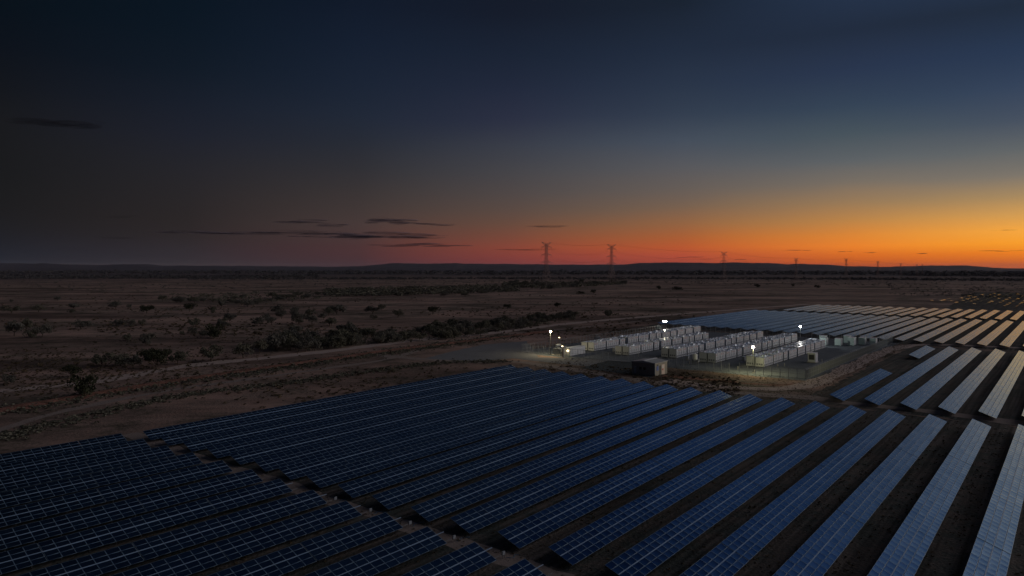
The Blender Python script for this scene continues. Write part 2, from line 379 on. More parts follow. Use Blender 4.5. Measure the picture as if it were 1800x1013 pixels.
def thing(name, label, cat, loc=(0, 0, 0), rz=0.0, group=None):
    o = bpy.data.objects.new(name, None); COL.objects.link(o)
    o.location = loc; o.rotation_euler = (0, 0, rz); o.empty_display_size = .5
    return tag(o, label, cat, group)
def npmesh(name, V, Fq, mats, mi=None):
    me = bpy.data.meshes.new(name)
    V = np.ascontiguousarray(V, dtype=np.float32); Fq = np.ascontiguousarray(Fq, dtype=np.int32)
    n, k = Fq.shape
    me.vertices.add(len(V)); me.vertices.foreach_set('co', V.ravel())
    me.loops.add(n * k); me.loops.foreach_set('vertex_index', Fq.ravel())
    me.polygons.add(n); me.polygons.foreach_set('loop_start', np.arange(0, n * k, k, dtype=np.int32))
    me.polygons.foreach_set('loop_total', np.full(n, k, dtype=np.int32))
    for m in mats: me.materials.append(m)
    if mi is not None: me.polygons.foreach_set('material_index', np.ascontiguousarray(mi, dtype=np.int32))
    me.update(calc_edges=True); me.validate()
    return me
def ordinal(n):
    w = ["first", "second", "third", "fourth", "fifth", "sixth", "seventh", "eighth", "ninth", "tenth", "eleventh", "twelfth", "thirteenth",
         "fourteenth", "fifteenth", "sixteenth", "seventeenth", "eighteenth", "nineteenth", "twentieth", "twenty-first", "twenty-second",
         "twenty-third", "twenty-fourth", "twenty-fifth", "twenty-sixth", "twenty-seventh", "twenty-eighth"]
    return w[n - 1]

# ------------------------------------------------------------------ the plain: one sheet to the horizon
def build_ground():
    rs = [0, 60, 120, 200, 300, 420, 600, 900, 1300, 1900, 2800, 4200, 6500, 10000, 16000, 25000]
    na = 96; V = [(0, 0, 0)]; Fq = []
    for r in rs[1:]:
        for k in range(na):
            a = 2 * pi * k / na; V.append((r * sin(a), r * cos(a), 0))
    me_f = [(0, 1 + (k + 1) % na, 1 + k) for k in range(na)]
    for i in range(len(rs) - 2):
        b0 = 1 + i * na; b1 = b0 + na
        for k in range(na):
            me_f.append((b0 + k, b0 + (k + 1) % na, b1 + (k + 1) % na, b1 + k))
    me = bpy.data.meshes.new("ground"); me.from_pydata(V, [], me_f); me.materials.append(M_ground); me.update()
    # faces up
    for p in me.polygons:
        if p.normal.z < 0: p.flip()
    o = link("ground", me); tag(o, "dry red-brown plain with scrub reaching the horizon", kind="structure")
build_ground()

# sheets laid on the plain
def sheet(name, pts, m, z, label, jitter=0.8, step=3.0):
    P = [Vector(p) for p in pts]; out = []
    for i in range(len(P)):
        a, b = P[i], P[(i + 1) % len(P)]; n = max(1, int((b - a).length / step))
        n = min(n, 80)
        for k in range(n):
            q = a.lerp(b, k / n); j = jitter
            out.append((q.x + random.uniform(-j, j), q.y + random.uniform(-j, j), z))
    me = bpy.data.meshes.new(name); me.from_pydata(out, [], [tuple(range(len(out)))]); me.materials.append(m); me.update()
    if me.polygons[0].normal.z < 0: me.flip_normals()
    return tag(link(name, me), label, kind="structure")
def smooth_line(P, step=2.5):
    out = []
    for i in range(len(P) - 1):
        p0 = P[max(i - 1, 0)]; p1 = P[i]; p2 = P[i + 1]; p3 = P[min(i + 2, len(P) - 1)]
        n = max(2, min(120, int((p2 - p1).length / step)))
        for k in range(n):
            t = k / n
            out.append(.5 * ((2 * p1) + (p2 - p0) * t + (2 * p0 - 5 * p1 + 4 * p2 - p3) * t * t + (3 * p1 - p0 - 3 * p2 + p3) * t ** 3))
    out.append(P[-1]); return out
def strip(name, px, width, m, z, label, jitter=.35, crown=0.0, world=False, kind="structure"):
    P = [Vector(p) if world else G(*p) for p in px]
    for p in P: p.z = 0
    S = smooth_line(P); V = []; Fc = []
    ns = 5 if crown else 3
    for i, p in enumerate(S):
        a = S[max(i - 1, 0)]; b = S[min(i + 1, len(S) - 1)]; d = (b - a).normalized(); nrm = Vector((d.y, -d.x, 0))
        w = width * (1 + .18 * sin(i * .37) + .1 * sin(i * 1.13))
        for k in range(ns):
            t = k / (ns - 1) * 2 - 1
            j = random.uniform(-jitter, jitter) if k in (0, ns - 1) else 0
            q = p + nrm * (t * w / 2 + j)
            hz = crown * (1 - t * t) * (.6 + .55 * random.random()) if crown else 0
            V.append((q.x, q.y, z + hz))
    for i in range(len(S) - 1):
        for k in range(ns - 1):
            a = i * ns + k; Fc.append((a, a + 1, a + ns + 1, a + ns))
    me = bpy.data.meshes.new(name); me.from_pydata(V, [], Fc); me.materials.append(m); me.update()
    if sum(p.normal.z for p in me.polygons) < 0: me.flip_normals()
    return tag(link(name, me), label, kind=kind)

S_ = 36.46     # metres per unit of the row grid
def UVs(u, v, z=0): return UV(u * S_, v * S_, z)
# mown grass inside the solar farm
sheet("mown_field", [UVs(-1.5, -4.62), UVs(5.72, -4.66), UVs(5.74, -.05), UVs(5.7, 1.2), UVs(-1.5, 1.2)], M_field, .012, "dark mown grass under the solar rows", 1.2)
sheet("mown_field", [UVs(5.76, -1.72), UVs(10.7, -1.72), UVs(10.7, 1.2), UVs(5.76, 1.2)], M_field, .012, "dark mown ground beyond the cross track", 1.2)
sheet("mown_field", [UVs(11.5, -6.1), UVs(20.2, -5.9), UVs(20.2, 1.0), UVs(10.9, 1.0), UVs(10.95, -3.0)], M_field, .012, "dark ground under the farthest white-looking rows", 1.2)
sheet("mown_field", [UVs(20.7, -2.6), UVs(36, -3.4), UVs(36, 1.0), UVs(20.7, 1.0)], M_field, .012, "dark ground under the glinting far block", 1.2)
# dirt roads
strip("dirt_road", [(-160, 712), (0, 688), (173, 670), (333, 643), (470, 629), (600, 615), (700, 602), (870, 585), (1000, 569), (1160, 555), (1300, 544), (1420, 535)], 8.5, M_track, .03, "pale dirt road running past the scrub to the solar farm")
strip("dirt_track", [(-120, 795), (0, 756), (117, 722), (300, 686), (430, 668), (592, 645), (678, 632), (778, 606), (900, 588), (1030, 575), (1150, 562)], 3.6, M_track2, .03, "narrow dirt track between red bank and solar rows")
strip("earth_bank", [(-100, 740), (60, 712), (200, 688), (330, 667), (480, 646), (620, 626), (740, 610), (860, 596), (960, 583)], 8.0, M_berm, .02, "low red earth bank between the two dirt tracks", jitter=1.2, crown=.7)
strip("service_road", [(640, 622), (760, 633), (850, 637), (905, 636), (960, 643), (1040, 655), (1100, 665), (1180, 677), (1260, 688), (1340, 694), (1430, 700), (1500, 710), (1620, 722), (1800, 745)], 6.0, M_track2, .028, "grey-brown service road along the ends of the near solar rows")
strip("perimeter_track", [(1172, 668), (1230, 677), (1300, 682), (1370, 684), (1420, 677), (1460, 662), (1500, 643), (1540, 624), (1580, 611), (1640, 606), (1800, 612)], 6.5, M_track, .034, "pale wheel-worn track bending round the fence corner")
strip("perimeter_track", [(1165, 661), (1250, 668), (1340, 676), (1400, 676)], 4, M_berm, .02, "reddish bare verge in front of the battery compound", jitter=1.0)
strip("aisle_track", [tuple(UVs(1.985, v)) for v in (-4.7, -4.2, -3.6, -3.0, -2.4, -1.8, -1.2, -.6)], 3.4, M_track2, .03, "brown dirt aisle between the two near solar blocks", world=True, jitter=.4)
# gravel compound and its aprons
CU0, CU1, CV0, CV1 = 253.5, 401.0, -196.5, -72.8
sheet("gravel_pad", [UV(CU0 - 4, CV0 - 3), UV(CU1 + 3, CV0 - 3), UV(CU1 + 3, CV1 + 3), UV(CU0 - 4, CV1 + 3)], M_gravel, .02, "grey crushed-rock pad of the battery compound", .5)
sheet("gravel_apron", [G(*p) for p in ((745, 631), (800, 617), (850, 606), (925, 600), (935, 612), (945, 628), (1100, 634), (1112, 640), (1040, 645), (985, 640), (900, 630), (840, 636), (800, 636))], M_apron, .024, "pale gravel apron beside the compound gate", .5)
sheet("bitumen_yard", [G(*p) for p in ((1018, 647), (1070, 634), (1126, 637), (1150, 648), (1146, 664), (1118, 660))], M_asphalt, .032, "dark bitumen yard behind the control building", .3)

# ------------------------------------------------------------------ far hills, a ring of low mesas
def build_hills():
    prof = [(-900, 466), (-500, 465), (-200, 464), (0, 462.5), (60, 463.6), (74, 462.6), (90, 464), (170, 466), (235, 464.4), (268, 465), (282, 467), (420, 467.6), (600, 469), (640, 467.5), (672, 465),
            (684, 463.2), (694, 462.2), (712, 463.4), (778, 463.6), (795, 462.8), (803, 462.2), (817, 464), (860, 464), (917, 464.5), (1000, 465.5), (1090, 465.2), (1107, 464.4), (1125, 462.6),
            (1150, 461.8), (1200, 461.5), (1250, 462.6), (1290, 461.5), (1350, 462.8), (1370, 463.2), (1382, 465), (1400, 464), (1445, 465), (1490, 468), (1562, 469.4), (1587, 468.2), (1620, 467.4),
            (1650, 466.8), (1700, 467), (1725, 468.6), (1745, 471), (1800, 472.3), (2000, 471), (2300, 467), (2900, 466)]
    xs = np.array([p[0] for p in prof], float); ys = np.array([p[1] for p in prof], float)
    D = 11500.0; V = []; Fc = []
    pxs = np.arange(-900, 2900, 9.0)
    ph = NR.rand(8) * 6
    for px in pxs:
        y = np.interp(px, xs, ys) + .25 * sin(px * .11 + ph[0]) + .15 * sin(px * .31 + ph[1])
        z = max(H + (HZ - y) / F * D, 1.0)
        for fd, fz in ((.55, 0), (.66, .12), (.78, .30), (.88, .62), (.95, .9), (1.0, 1.0), (1.12, .85), (1.4, 0)):
            d = D * fd; n = 1 + .16 * sin(px * .053 * fd + ph[2]) * (0 < fz < 1)
            s = 1 if fd == 1 else n
            zz = z * fz * s if fd != 1 else z
            if fd < 1: zz = min(zz, (z - H) * fd + H - 3)
            V.append(((px - 900) / F * d, d, max(zz, -2 if fz == 0 else .0)))
    nc = 8
    for i in range(len(pxs) - 1):
        for k in range(nc - 1):
            a = i * nc + k; Fc.append((a, a + nc, a + nc + 1, a + 1))
    me = bpy.data.meshes.new("hills"); me.from_pydata(V, [], Fc); me.materials.append(M_hill); me.update()
    if sum(p.normal.z for p in me.polygons) < 0: me.flip_normals()
    tag(link("hills", me), "low dark mesas and ridges along the skyline", kind="structure")
build_hills()

# ------------------------------------------------------------------ solar rows
T = radians(20.3); ct, st = cos(T), sin(T)
ML, MW, GAP = 1.645, .985, .022
PITCH_L = ML + GAP
ZTOP = 2.1
SJ = [MW / 2 + .0, MW * 1.5 + GAP, MW * 2.5 + GAP + .075, MW * 3.5 + GAP * 2 + .075]     # slope distance of the four module rows
WID = MW * 4 + GAP * 2 + .075
# one framed module, lying in its tilted plane, origin at its centre (local x along the row, y uphill)
def module_arrays():
    fx, fy, t = .04, .04, .035
    a, b = ML / 2, MW / 2
    base = []
    for x, y in ((-a, -b), (a, -b), (a, b), (-a, b)): base.append((x, y, 0))
    for x, y in ((-a + fx, -b + fy), (a - fx, -b + fy), (a - fx, b - fy), (-a + fx, b - fy)): base.append((x, y, -.004))
    for x, y in ((-a, -b), (a, -b), (a, b), (-a, b)): base.append((x, y, -t))
    f = [(0, 1, 5, 4), (1, 2, 6, 5), (2, 3, 7, 6), (3, 0, 4, 7), (4, 5, 6, 7), (0, 8, 9, 1), (1, 9, 10, 2), (2, 10, 11, 3), (3, 11, 8, 0), (8, 11, 10, 9)]
    mi = [0, 0, 0, 0, 1, 0, 0, 0, 0, 0]
    B = np.array(base, float)
    R = np.array([[1, 0, 0], [0, ct, -st], [0, st, ct]])
    return B @ R.T, np.array(f), np.array(mi)
MV, MF, MMI = module_arrays()
me_module = npmesh("solar_panel", MV, MF, [M_frame, M_glass], MMI)
me_module_refl = npmesh("solar_panel_painted_refl", MV, MF, [M_frame, M_painted_refl], MMI)
def rotx(V, a):
    c, s = cos(a), sin(a); R = np.array([[1, 0, 0], [0, c, -s], [0, s, c]]); return V @ R.T
TABLE = 14     # modules per table, then a hand-wide gap
def mod_x(i): return i * PITCH_L + (i // TABLE) * .10 + ML / 2
def row_len(n): return mod_x(n - 1) + ML / 2
def solar_row(a, b, label, group, limit=0, painted_refl=(), sag=0.0, tail=False, tilt=20.3):
    """a, b: ends of the high edge on the ground plan; limit: modules farther than this from the camera are joined"""
    ct, st = cos(radians(tilt)), sin(radians(tilt)); dtl = radians(tilt - 20.3)
    a = Vector(a); b = Vector(b); d = b - a; d.z = 0
    n = max(1, int(round((d.length) / (PITCH_L + .10 / TABLE))))
    sx = d.length / row_len(n)
    rz = atan2(d.y, d.x)
    root = thing("solar_row", label, "solar panel row", (a.x, a.y, 0), rz, group)
    ex = Vector((cos(rz), sin(rz), 0))
    sep_, joined = [], []
    for i in range(n):
        x = mod_x(i) * sx
        w = a + ex * x
        near = limit and w.length < limit
        for j in range(4):
            (sep_ if near else joined).append((i, j, x))
    if len(sep_) > 296:
        sep_.sort(key=lambda q: q[0]); joined += sep_[296:]; sep_ = sep_[:296]
    und = [random.uniform(-.006, .006) for _ in range(n // TABLE + 2)]
    def place(i, j, x):
        s = SJ[j]; zz = ZTOP - s * st + und[i // TABLE] * 4
        return (x, -s * ct, zz)
    for i, j, x in sep_:
        loc = place(i, j, x)
        dm = (i, j) in painted_refl
        o = link("solar_panel", me_module_refl if dm else me_module, root, loc, (random.gauss(0, .004) + und[i // TABLE], random.gauss(0, .003), 0))
        if dm: tag(o, "solar panel with pale reflections painted on its glass")
        if sx != 1: o.scale = (sx, 1, 1)
    if joined:
        Vs = np.empty((len(joined) * 12, 3)); Fs = np.empty((len(joined) * 10, 4), int)
        for k, (i, j, x) in enumerate(joined):
            V = rotx(MV, random.gauss(0, .003) + und[i // TABLE] + dtl); V = V * np.array([sx, 1, 1])
            g = random.gauss(0, .003)
            V[:, 2] += V[:, 0] * g
            Vs[k * 12:k * 12 + 12] = V + np.array(place(i, j, x)); Fs[k * 10:k * 10 + 10] = MF + 12 * k
        o = link("far_panels", npmesh("far_panels", Vs, Fs, [M_frame, M_glass], np.tile(MMI, len(joined))), root)
        tag(o, kind="stuff")
    # middle rail and frame
    Ltot = row_len(n) * sx; ext = 1.3 if tail else 0.0
    m = MB(); R = Matrix.Rotation(T, 3, 'X'); sm = (SJ[1] + SJ[2]) / 2
    def slopebox(mb, x0, x1, s0, s1, z0, z1, mat):
        vs = []
        for z in (z0, z1):
            for s in (s1, s0):
                for x in (x0, x1):
                    vs.append((x, -s * ct + z * -st * -1 * 0 - 0, ZTOP - s * st + z))
        mb.add(vs, [(0, 2, 3, 1), (4, 5, 7, 6), (0, 1, 5, 4), (1, 3, 7, 5), (3, 2, 6, 7), (2, 0, 4, 6)], mat)
    slopebox(m, -.02, Ltot + ext, sm - .035, sm + .035, -.03, .045, M_rail)
    m.build("middle_rail", root)
    m = MB()
    for s in (.55, 1.55, 2.6, 3.6):
        slopebox(m, -.02, Ltot + (ext if s == 3.6 else .02), s - .03, s + .03, -.14, -.05, M_steel)
    m.build("purlins", root)
    m = MB(); x = 1.2; k = 0
    while x < Ltot:
        for s in (.9, 3.1):
            m.bar((x, -s * ct, -.05), (x, -s * ct, ZTOP - s * st - .14), .05, M_steel)
        m.bar((x, -.35 * ct, ZTOP - .35 * st - .17), (x, -3.85 * ct, ZTOP - 3.85 * st - .17), .045, M_steel)
        x += 3.4 if limit else 6.8
    m.build("posts", root)
    return root
LIM = 135.0
# main near block: (u_near, v_near, u_far, v_far) of every high edge, from the far-left row to the right-hand one
near_v = [-4.455, -4.236, -4.0, -3.755, -3.545, -3.325, -3.105, -2.885, -2.65, -2.41, -2.17, -1.954, -1.711, -1.475, -1.238, -1.0, -.765, -.527, -.288]
near_u = [1.965, 1.967, 1.985, 2.0, 2.012, 2.024, 2.024, 2.034, 2.037, 2.035, 2.04, 2.05, 2.055, 2.055, 2.05, 1.2, 1.2, 1.2, 1.2]
far_v = [-4.54 + (-2.515 + 4.54) * k / 9 for k in range(9)] + [-2.515 + (-.288 + 2.515) * k / 9 for k in range(10)]
far_u = [5.666, 5.65, 5.635, 5.62, 5.605, 5.595, 5.585, 5.57, 5.56, 5.545] + [5.545] * 9
GA = "solar panel rows of the long near block"
for k in range(19):
    painted_refl = ()
    if k == 13: painted_refl = ((2, 1), (2, 2), (3, 1), (3, 0), (4, 1), (4, 2), (1, 1), (5, 1), (1, 2))  # modules that carry the painted pale reflections
    if k == 11: painted_refl = ((3, 2), (3, 1))
    if k == 12: painted_refl = ((2, 2),)
    pos = "leftmost and farthest" if k == 0 else ("rightmost" if k == 18 else ordinal(19 - k) + " from the right")
    solar_row(UVs(near_u[k], near_v[k]), UVs(far_u[k], far_v[k]), f"long dark-blue solar panel row of the near block, {pos}", GA, LIM, painted_refl)
# lower-left block
lv = [-4.494, -4.253, -3.99, -3.727, -3.462, -3.192, -2.946, -2.683, -2.444, -2.201, -1.956, -1.712, -1.480]
lu = [1.855, 1.877, 1.89, 1.906, 1.926, 1.929, 1.928, 1.925, 1.922, 1.931, 1.927, 1.927, 1.924]
GB = "solar panel rows in the lower-left corner block"
for k in range(13):
    v, u = lv[k], lu[k]
    # start just outside the frame
    us = min(.3295 / 1.1904 * -v, 9) if v < -3.2 else max(.62, 0)
    if v >= -3.2: us = .624 * ((v + 1.427) / .7816) + 1.7875
    us = min(us - .28, u - .5)
    pos = "at the top edge of the block" if k == 0 else ("cut by the bottom edge, last on the right" if k == 12 else ordinal(k + 1) + " down from the top")
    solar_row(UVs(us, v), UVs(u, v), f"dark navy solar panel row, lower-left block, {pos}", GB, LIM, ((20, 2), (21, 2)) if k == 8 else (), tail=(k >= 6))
# right block beyond the cross track
GC = "solar panel rows between the cross track and the far block"
gc = [(5.90, -1.515, 7.731, -1.509, "short grey-blue solar panel row nearest the fence corner, five tables long"),
      (9.177, -1.501, 10.394, -1.503, "shortest pale solar panel row, alone beside the dirt track bend"),
      (5.88, -1.261, 10.44, -1.257, "grey-blue solar panel row, first of the full-length ones right of the fence"),
      (5.863, -1.014, 10.484, -1.018, "grey-blue solar panel row, second of the full-length ones right of the fence"),
      (5.87, -.774, 10.51, -.776, "silvery solar panel row, third of the full-length ones right of the fence"),
      (5.868, -.532, 10.45, -.535, "silvery solar panel row, fourth full-length one with a dark cross seam"),
      (5.87, -.288, 10.45, -.29, "solar panel row cut off by the right edge of the picture")]
for u0, v0, u1, v1, lab in gc:
    solar_row(UVs(u0, v0), UVs(u1, v1), lab, GC, 0)
# far block, in two halves
GD = "solar panel rows of the far block behind the compound"
GE = "farthest unbroken band of solar panel rows"
nv = 24
for k in range(nv):
    v = -.531 - .2455 * k if k < 6 else -1.7585 - .232 * (k - 5)
    if v < -5.95: break
    u0 = 11.08 if v > -1.9 else 11.08 + (-1.9 - v) * .14
    u1 = 16.25 + max(0, (-2.5 - v)) * .13
    pos = "right-hand, golden" if k == 0 else ordinal(k + 1) + " from the right"
    tone = "golden" if k < 4 else ("pale grey" if k < 11 else "lilac-grey")
    solar_row(UVs(u0, v), UVs(u1, v), f"{tone} solar panel row of the block behind the batteries, {pos}" if k else "golden solar panel row of the block behind the batteries, rightmost", GD, 0, tilt=12.5)
for k in range(22):
    v = -.76 - .2455 * k
    if v < -5.65: break
    u0 = 16.72 + max(0, (-3 - v)) * .14; u1 = 20.06
    tone = "orange" if k < 5 else ("cream" if k < 10 else "pale grey")
    solar_row(UVs(u0, v), UVs(u1, v), f"{tone} solar panel row in the farthest band, {'rightmost' if k == 0 else ordinal(k + 1) + ' from the right'}", GE, 0, tilt=10)
# farthest small block that only glints: trackers at odd angles
def glint_row(u0, u1, v, label):
    a = UVs(u0, v); b = UVs(u1, v); d = b - a; Ltot = d.length
    root = thing("tracker_row", label, "solar panel row", (a.x, a.y, 0), ROT, "glinting tracker rows at the far right")
    x = 0
    while x < Ltot - 10:
        tl = random.uniform(3.4, 7); m = MB(); tilt = random.random() < .80
        ang = random.uniform(-.75, -.5) if tilt else random.uniform(.05, .16); yaw = random.uniform(-.02, .02)
        R = Euler((ang, 0, yaw)).to_matrix()
        for q in range(int(tl / 1.67)):
            m.box(q * 1.67 - tl / 2, q * 1.67 + 1.6 - tl / 2, -1.4, -.02, -.02, .02, M_glass, R); m.box(q * 1.67 - tl / 2, q * 1.67 + 1.6 - tl / 2, .02, 1.4, -.02, .02, M_glass, R)
        m.bar((0, 0, -2.2), (0, 0, 0), .09, M_steel)
        m.build("panel_table", root, (x + tl / 2, 0, 2.2)); x += tl + random.uniform(2, 8)
for k in range(11):
    v = -.95 - .245 * k
    glint_row(21.0 + k * .35, 33.0 - max(0, k - 6) * 1.5, v, f"far tracker row with scattered orange glints, {'rightmost' if k == 0 else ordinal(k + 1) + ' from the right'}")

# combiner boxes at the row ends on the cross aisle
def combiner(u, v, k):
    t = thing("combiner_box", f"small pale electrical box on posts in the aisle, {ordinal(k)} from the left", "electrical box", UVs(u, v), ROT, "electrical boxes at the row ends in the aisle")
    MB().box(-.25, .25, -.1, .1, .5, .95, M_equip).build("body", t)
    for x in (-.2, .2): MB().bar((x, 0, 0), (x, 0, .5), .035, M_steel).build("leg", t)
    m = MB(); p = Vector((.4, -.2, .06))
    for q in range(7):
        n = p + Vector((random.uniform(.15, .5), random.uniform(-.5, .35), 0)); m.bar(p, n, .05, M_frame); p = n
    m.build("cable", t)
for k, v in enumerate([-2.60, -2.36, -2.115, -1.87, -1.625]):
    combiner(1.985, v + .0, k + 1)

# ------------------------------------------------------------------ battery compound
# one battery cabinet block: body, roof, fans, doors with red labels
CW, CH = 3.25, 4.1
_cab = {}
def cabinet_meshes(Ln):
    if Ln in _cab: return _cab[Ln]
    h = CH
    body = MB(); body.box(0, Ln, -CW / 2, CW / 2, .25, h, M_shell); body.box(.15, Ln - .15, -CW / 2 + .15, CW / 2 - .15, 0, .25, M_dark)
    roof = MB(); roof.box(-.06, Ln + .06, -CW / 2 - .06, CW / 2 + .06, h, h + .12, M_roof)
    nd = max(2, int(round(Ln / 1.8)))
    door = MB(); w = Ln / nd
    door.box(.17, w - .17, 0, .09, .42, h - .12, M_seam); door.box(.32, w - .32, .09, .11, .8, 1.3, M_shell)
    door.box(.18, .26, .09, .15, 1.9, 2.6, M_dark)
    lab = MB(); lab.box(.38 * w, .62 * w, .09, .11, h - .95, h - .5, M_red)
    fan = MB()
    n = 10; r = .55
    vs = [(r * cos(2 * pi * k / n), r * sin(2 * pi * k / n), z) for z in (0, .28) for k in range(n)]
    fan.add(vs, [(k, (k + 1) % n, n + (k + 1) % n, n + k) for k in range(n)] + [tuple(range(n, 2 * n))], M_roof)
    fan.add([(r * .7 * cos(2 * pi * k / n), r * .7 * sin(2 * pi * k / n), .29) for k in range(n)], [tuple(range(n))], M_dark)
    end = MB(); end.box(-.06, 0, -CW / 2 + .08, CW / 2 - .08, .35, h - .06, M_seam)
    for q in (-.9, .0, .9): end.box(-.09, -.06, q - .3, q + .3, 1.0, 1.6, M_shell)
    _cab[Ln] = (body.mesh("body"), roof.mesh("roof"), door.mesh("door"), lab.mesh("label"), fan.mesh("fan"), end.mesh("end_panel"), nd, w)
    return _cab[Ln]
def cabinet(u, v, Ln, side, label, group, endp=True):
    """side +1: doors face right (towards +v); -1: doors face left"""
    b, r, dr, lb, fn, ep, nd, w = cabinet_meshes(Ln)
    t = thing("battery_cabinet", label, "battery cabinet", UV(u, v), ROT, group)
    link("body", b, t); link("roof", r, t)
    t.scale = (1, 1, random.uniform(.90, 1.0))
    if random.random() < .6:
        q = random.uniform(.8, Ln - 2.2); MB().box(q, q + random.uniform(.9, 1.5), -.7, .5, CH + .12, CH + .12 + random.uniform(.3, .7), M_roof).build("roof_unit", t)
    for k in range(nd):
        # local +y is towards -v, so the doors that face +v sit on local -y
        if side > 0: d = link("door", dr, t, ((k + 1) * w, -CW / 2, 0), pi)
        else: d = link("door", dr, t, (k * w, CW / 2, 0), 0)
        if (k * 7 + int(u)) % 10 < 6: link("warning_label", lb, d)
        if k % 2 == 0: link("fan", fn, t, (k * w + w * .6, random.uniform(-.5, .5), CH + .12))
    link("end_panel", ep, t)
    return t
seq = [(272, 10.5), (283, 11.5), (295.4, 5.2), (302.4, 10.5), (314.2, 10.5), (326, 6.8), (333.4, 5.4), (340, 9.2), (350, 7.2)]
seq_long = seq + [(358.4, 9.2), (369, 9.2)]
rows = [(-175.4, 3.5, seq_long + [(380, 9.2)], "first double row from the left"), (-155.4, 0.0, seq, "second double row from the left"),
        (-135.2, 4.0, seq_long, "middle double row"), (-116.3, 0.0, seq_long, "fourth double row from the left"), (-97.0, 0.0, seq, "rightmost double row")]
ri = 0
for vc, du, sq, nm in rows:
    ri += 1
    for k, (u, Ln) in enumerate(sq):
        if ri == 1 and k in (3,): u += .8
        pl = "nearest the camera" if k == 0 else ("farthest away" if k == len(sq) - 1 else ordinal(k + 1) + " from near end")
        for side in (1, -1):
            cabinet(u + du, vc + side * (CW / 2 + .18), round(Ln - .35, 2), side, f"white battery cabinet, {nm}, {'right' if side > 0 else 'left'} side, {pl}", f"battery cabinets of the {nm}")
# pale green cabinets at the far right
k = 0
for u, v, Ln in ((368, -97.5, 5.4), (371, -91.5, 5.4), (375, -86.5, 6.8), (381.5, -83.0, 5.4), (384, -78.6, 5.2), (376, -100, 5.4), (386, -91, 5.4)):
    k += 1
    b, r, dr, lb, fn, ep, nd, w = cabinet_meshes(Ln)
    t = thing("switchgear_cabinet", f"pale green switchgear cabinet at the far right of the compound, {ordinal(k)} from the left", "electrical cabinet", UV(u, v), ROT, "green switchgear cabinets")
    m = MB(); m.box(0, Ln * .7, -1.4, 1.4, .2, 3.9 - .25 * (k % 3), M_green); m.build("body", t)
    MB().box(-.08, Ln * .7 + .08, -1.48, 1.48, 3.9 - .25 * (k % 3), 4.02 - .25 * (k % 3), M_roof).build("roof", t)
    for q in range(2): MB().box(.3 + q * Ln * .33, .2 + (q + 1) * Ln * .31, -1.45, -1.4, .4, 3.2, M_seam).build("door", t)
# kiosk by the right fence
def kiosk(loc, label, w=2.9, l=3.4, h=3.8, mat=M_white):
    t = thing("kiosk", label, "kiosk", loc, ROT)
    MB().box(0, l, -w / 2, w / 2, .3, h, mat).build("body", t); MB().box(-.1, l + .1, -w / 2 - .1, w / 2 + .1, h, h + .16, M_roof).build("roof", t)
    MB().box(-.3, l + .3, -w / 2 - .3, w / 2 + .3, -.05, .3, M_conc).build("plinth", t)
    for q in range(2): MB().box(.15 + q * l / 2, l / 2 - .15 + q * l / 2, -w / 2 - .05, -w / 2, .5, h - .3, M_seam).build("door", t)
    MB().box(-.05, 0, -w / 2 + .4, w / 2 - .4, 1.2, h - .6, M_dark).build("louvre", t)
    return t
kiosk(UV(298.5, -83.5), "small white square kiosk standing alone inside the right-hand fence")
kiosk(UV(365, -125.5), "low pale kiosk between the far ends of two battery rows", 2.5, 3, 2.4, M_green)
# transformer with bushings
def transformer(loc, label, s=1.0, h=4.2, mat=M_equip):
    t = thing("transformer", label, "transformer", loc, ROT)
    MB().box(-1.6 * s, 1.6 * s, -1.1 * s, 1.1 * s, .4, h * .62, mat).build("tank", t)
    for q in range(7): MB().box(-1.4 * s + q * .45 * s, -1.3 * s + q * .45 * s, -1.75 * s, -1.1 * s, .7, h * .55, mat).build("radiator_fin", t)
    for q in range(7): MB().box(-1.4 * s + q * .45 * s, -1.3 * s + q * .45 * s, 1.1 * s, 1.75 * s, .7, h * .55, mat).build("radiator_fin", t)
    for q in range(3):
        m = MB()
        for z in range(5): m.bar((-.9 * s + q * .9 * s, 0, h * .62 + z * .2), (-.9 * s + q * .9 * s, 0, h * .62 + z * .2 + .12), .16 * s, M_ceramic, 8, .1 * s)
        m.bar((-.9 * s + q * .9 * s, 0, h * .62), (-.9 * s + q * .9 * s, 0, h * .62 + 1.3), .04, M_steel)
        m.build("bushing", t)
    MB().bar((-1.5 * s, .3, h * .86), (1.5 * s, .3, h * .86), .38 * s, mat, 12).build("conservator", t)
    for x in (-1.2 * s, 1.2 * s): MB().bar((x, .3, h * .6), (x, .3, h * .86), .08, mat).build("bracket", t)
    MB().box(-2.1 * s, 2.1 * s, -2 * s, 2 * s, -.05, .38, M_conc).build("plinth", t)
    return t
# tall tank on legs near (1222, 641)
p = G(1221.5, 641)
t = thing("header_tank", "pale round-topped tank on legs in front of the battery rows", "tank", (p.x, p.y, 0), ROT)
m = MB(); m.bar((0, 0, 2.0), (0, 0, 4.1), 1.0, M_white, 16); m.bar((0, 0, 4.1), (0, 0, 4.45), 1.0, M_white, 16, .3); m.build("drum", t)
MB().bar((0, 0, 2.0), (0, 0, 1.5), 1.0, M_white, 16, .4).build("hopper", t)
for x, y in ((-.7, -.7), (.7, -.7), (.7, .7), (-.7, .7)): MB().bar((x, y, 0), (x, y, 2.2), .08, M_steel).build("leg", t)
MB().box(.3, 1.2, -1.35, -.9, 1.0, 2.2, M_equip).build("control_box", t)
MB().bar((1.0, -1.0, 0), (1.0, -1.0, 1.0), .06, M_steel).build("pipe", t)
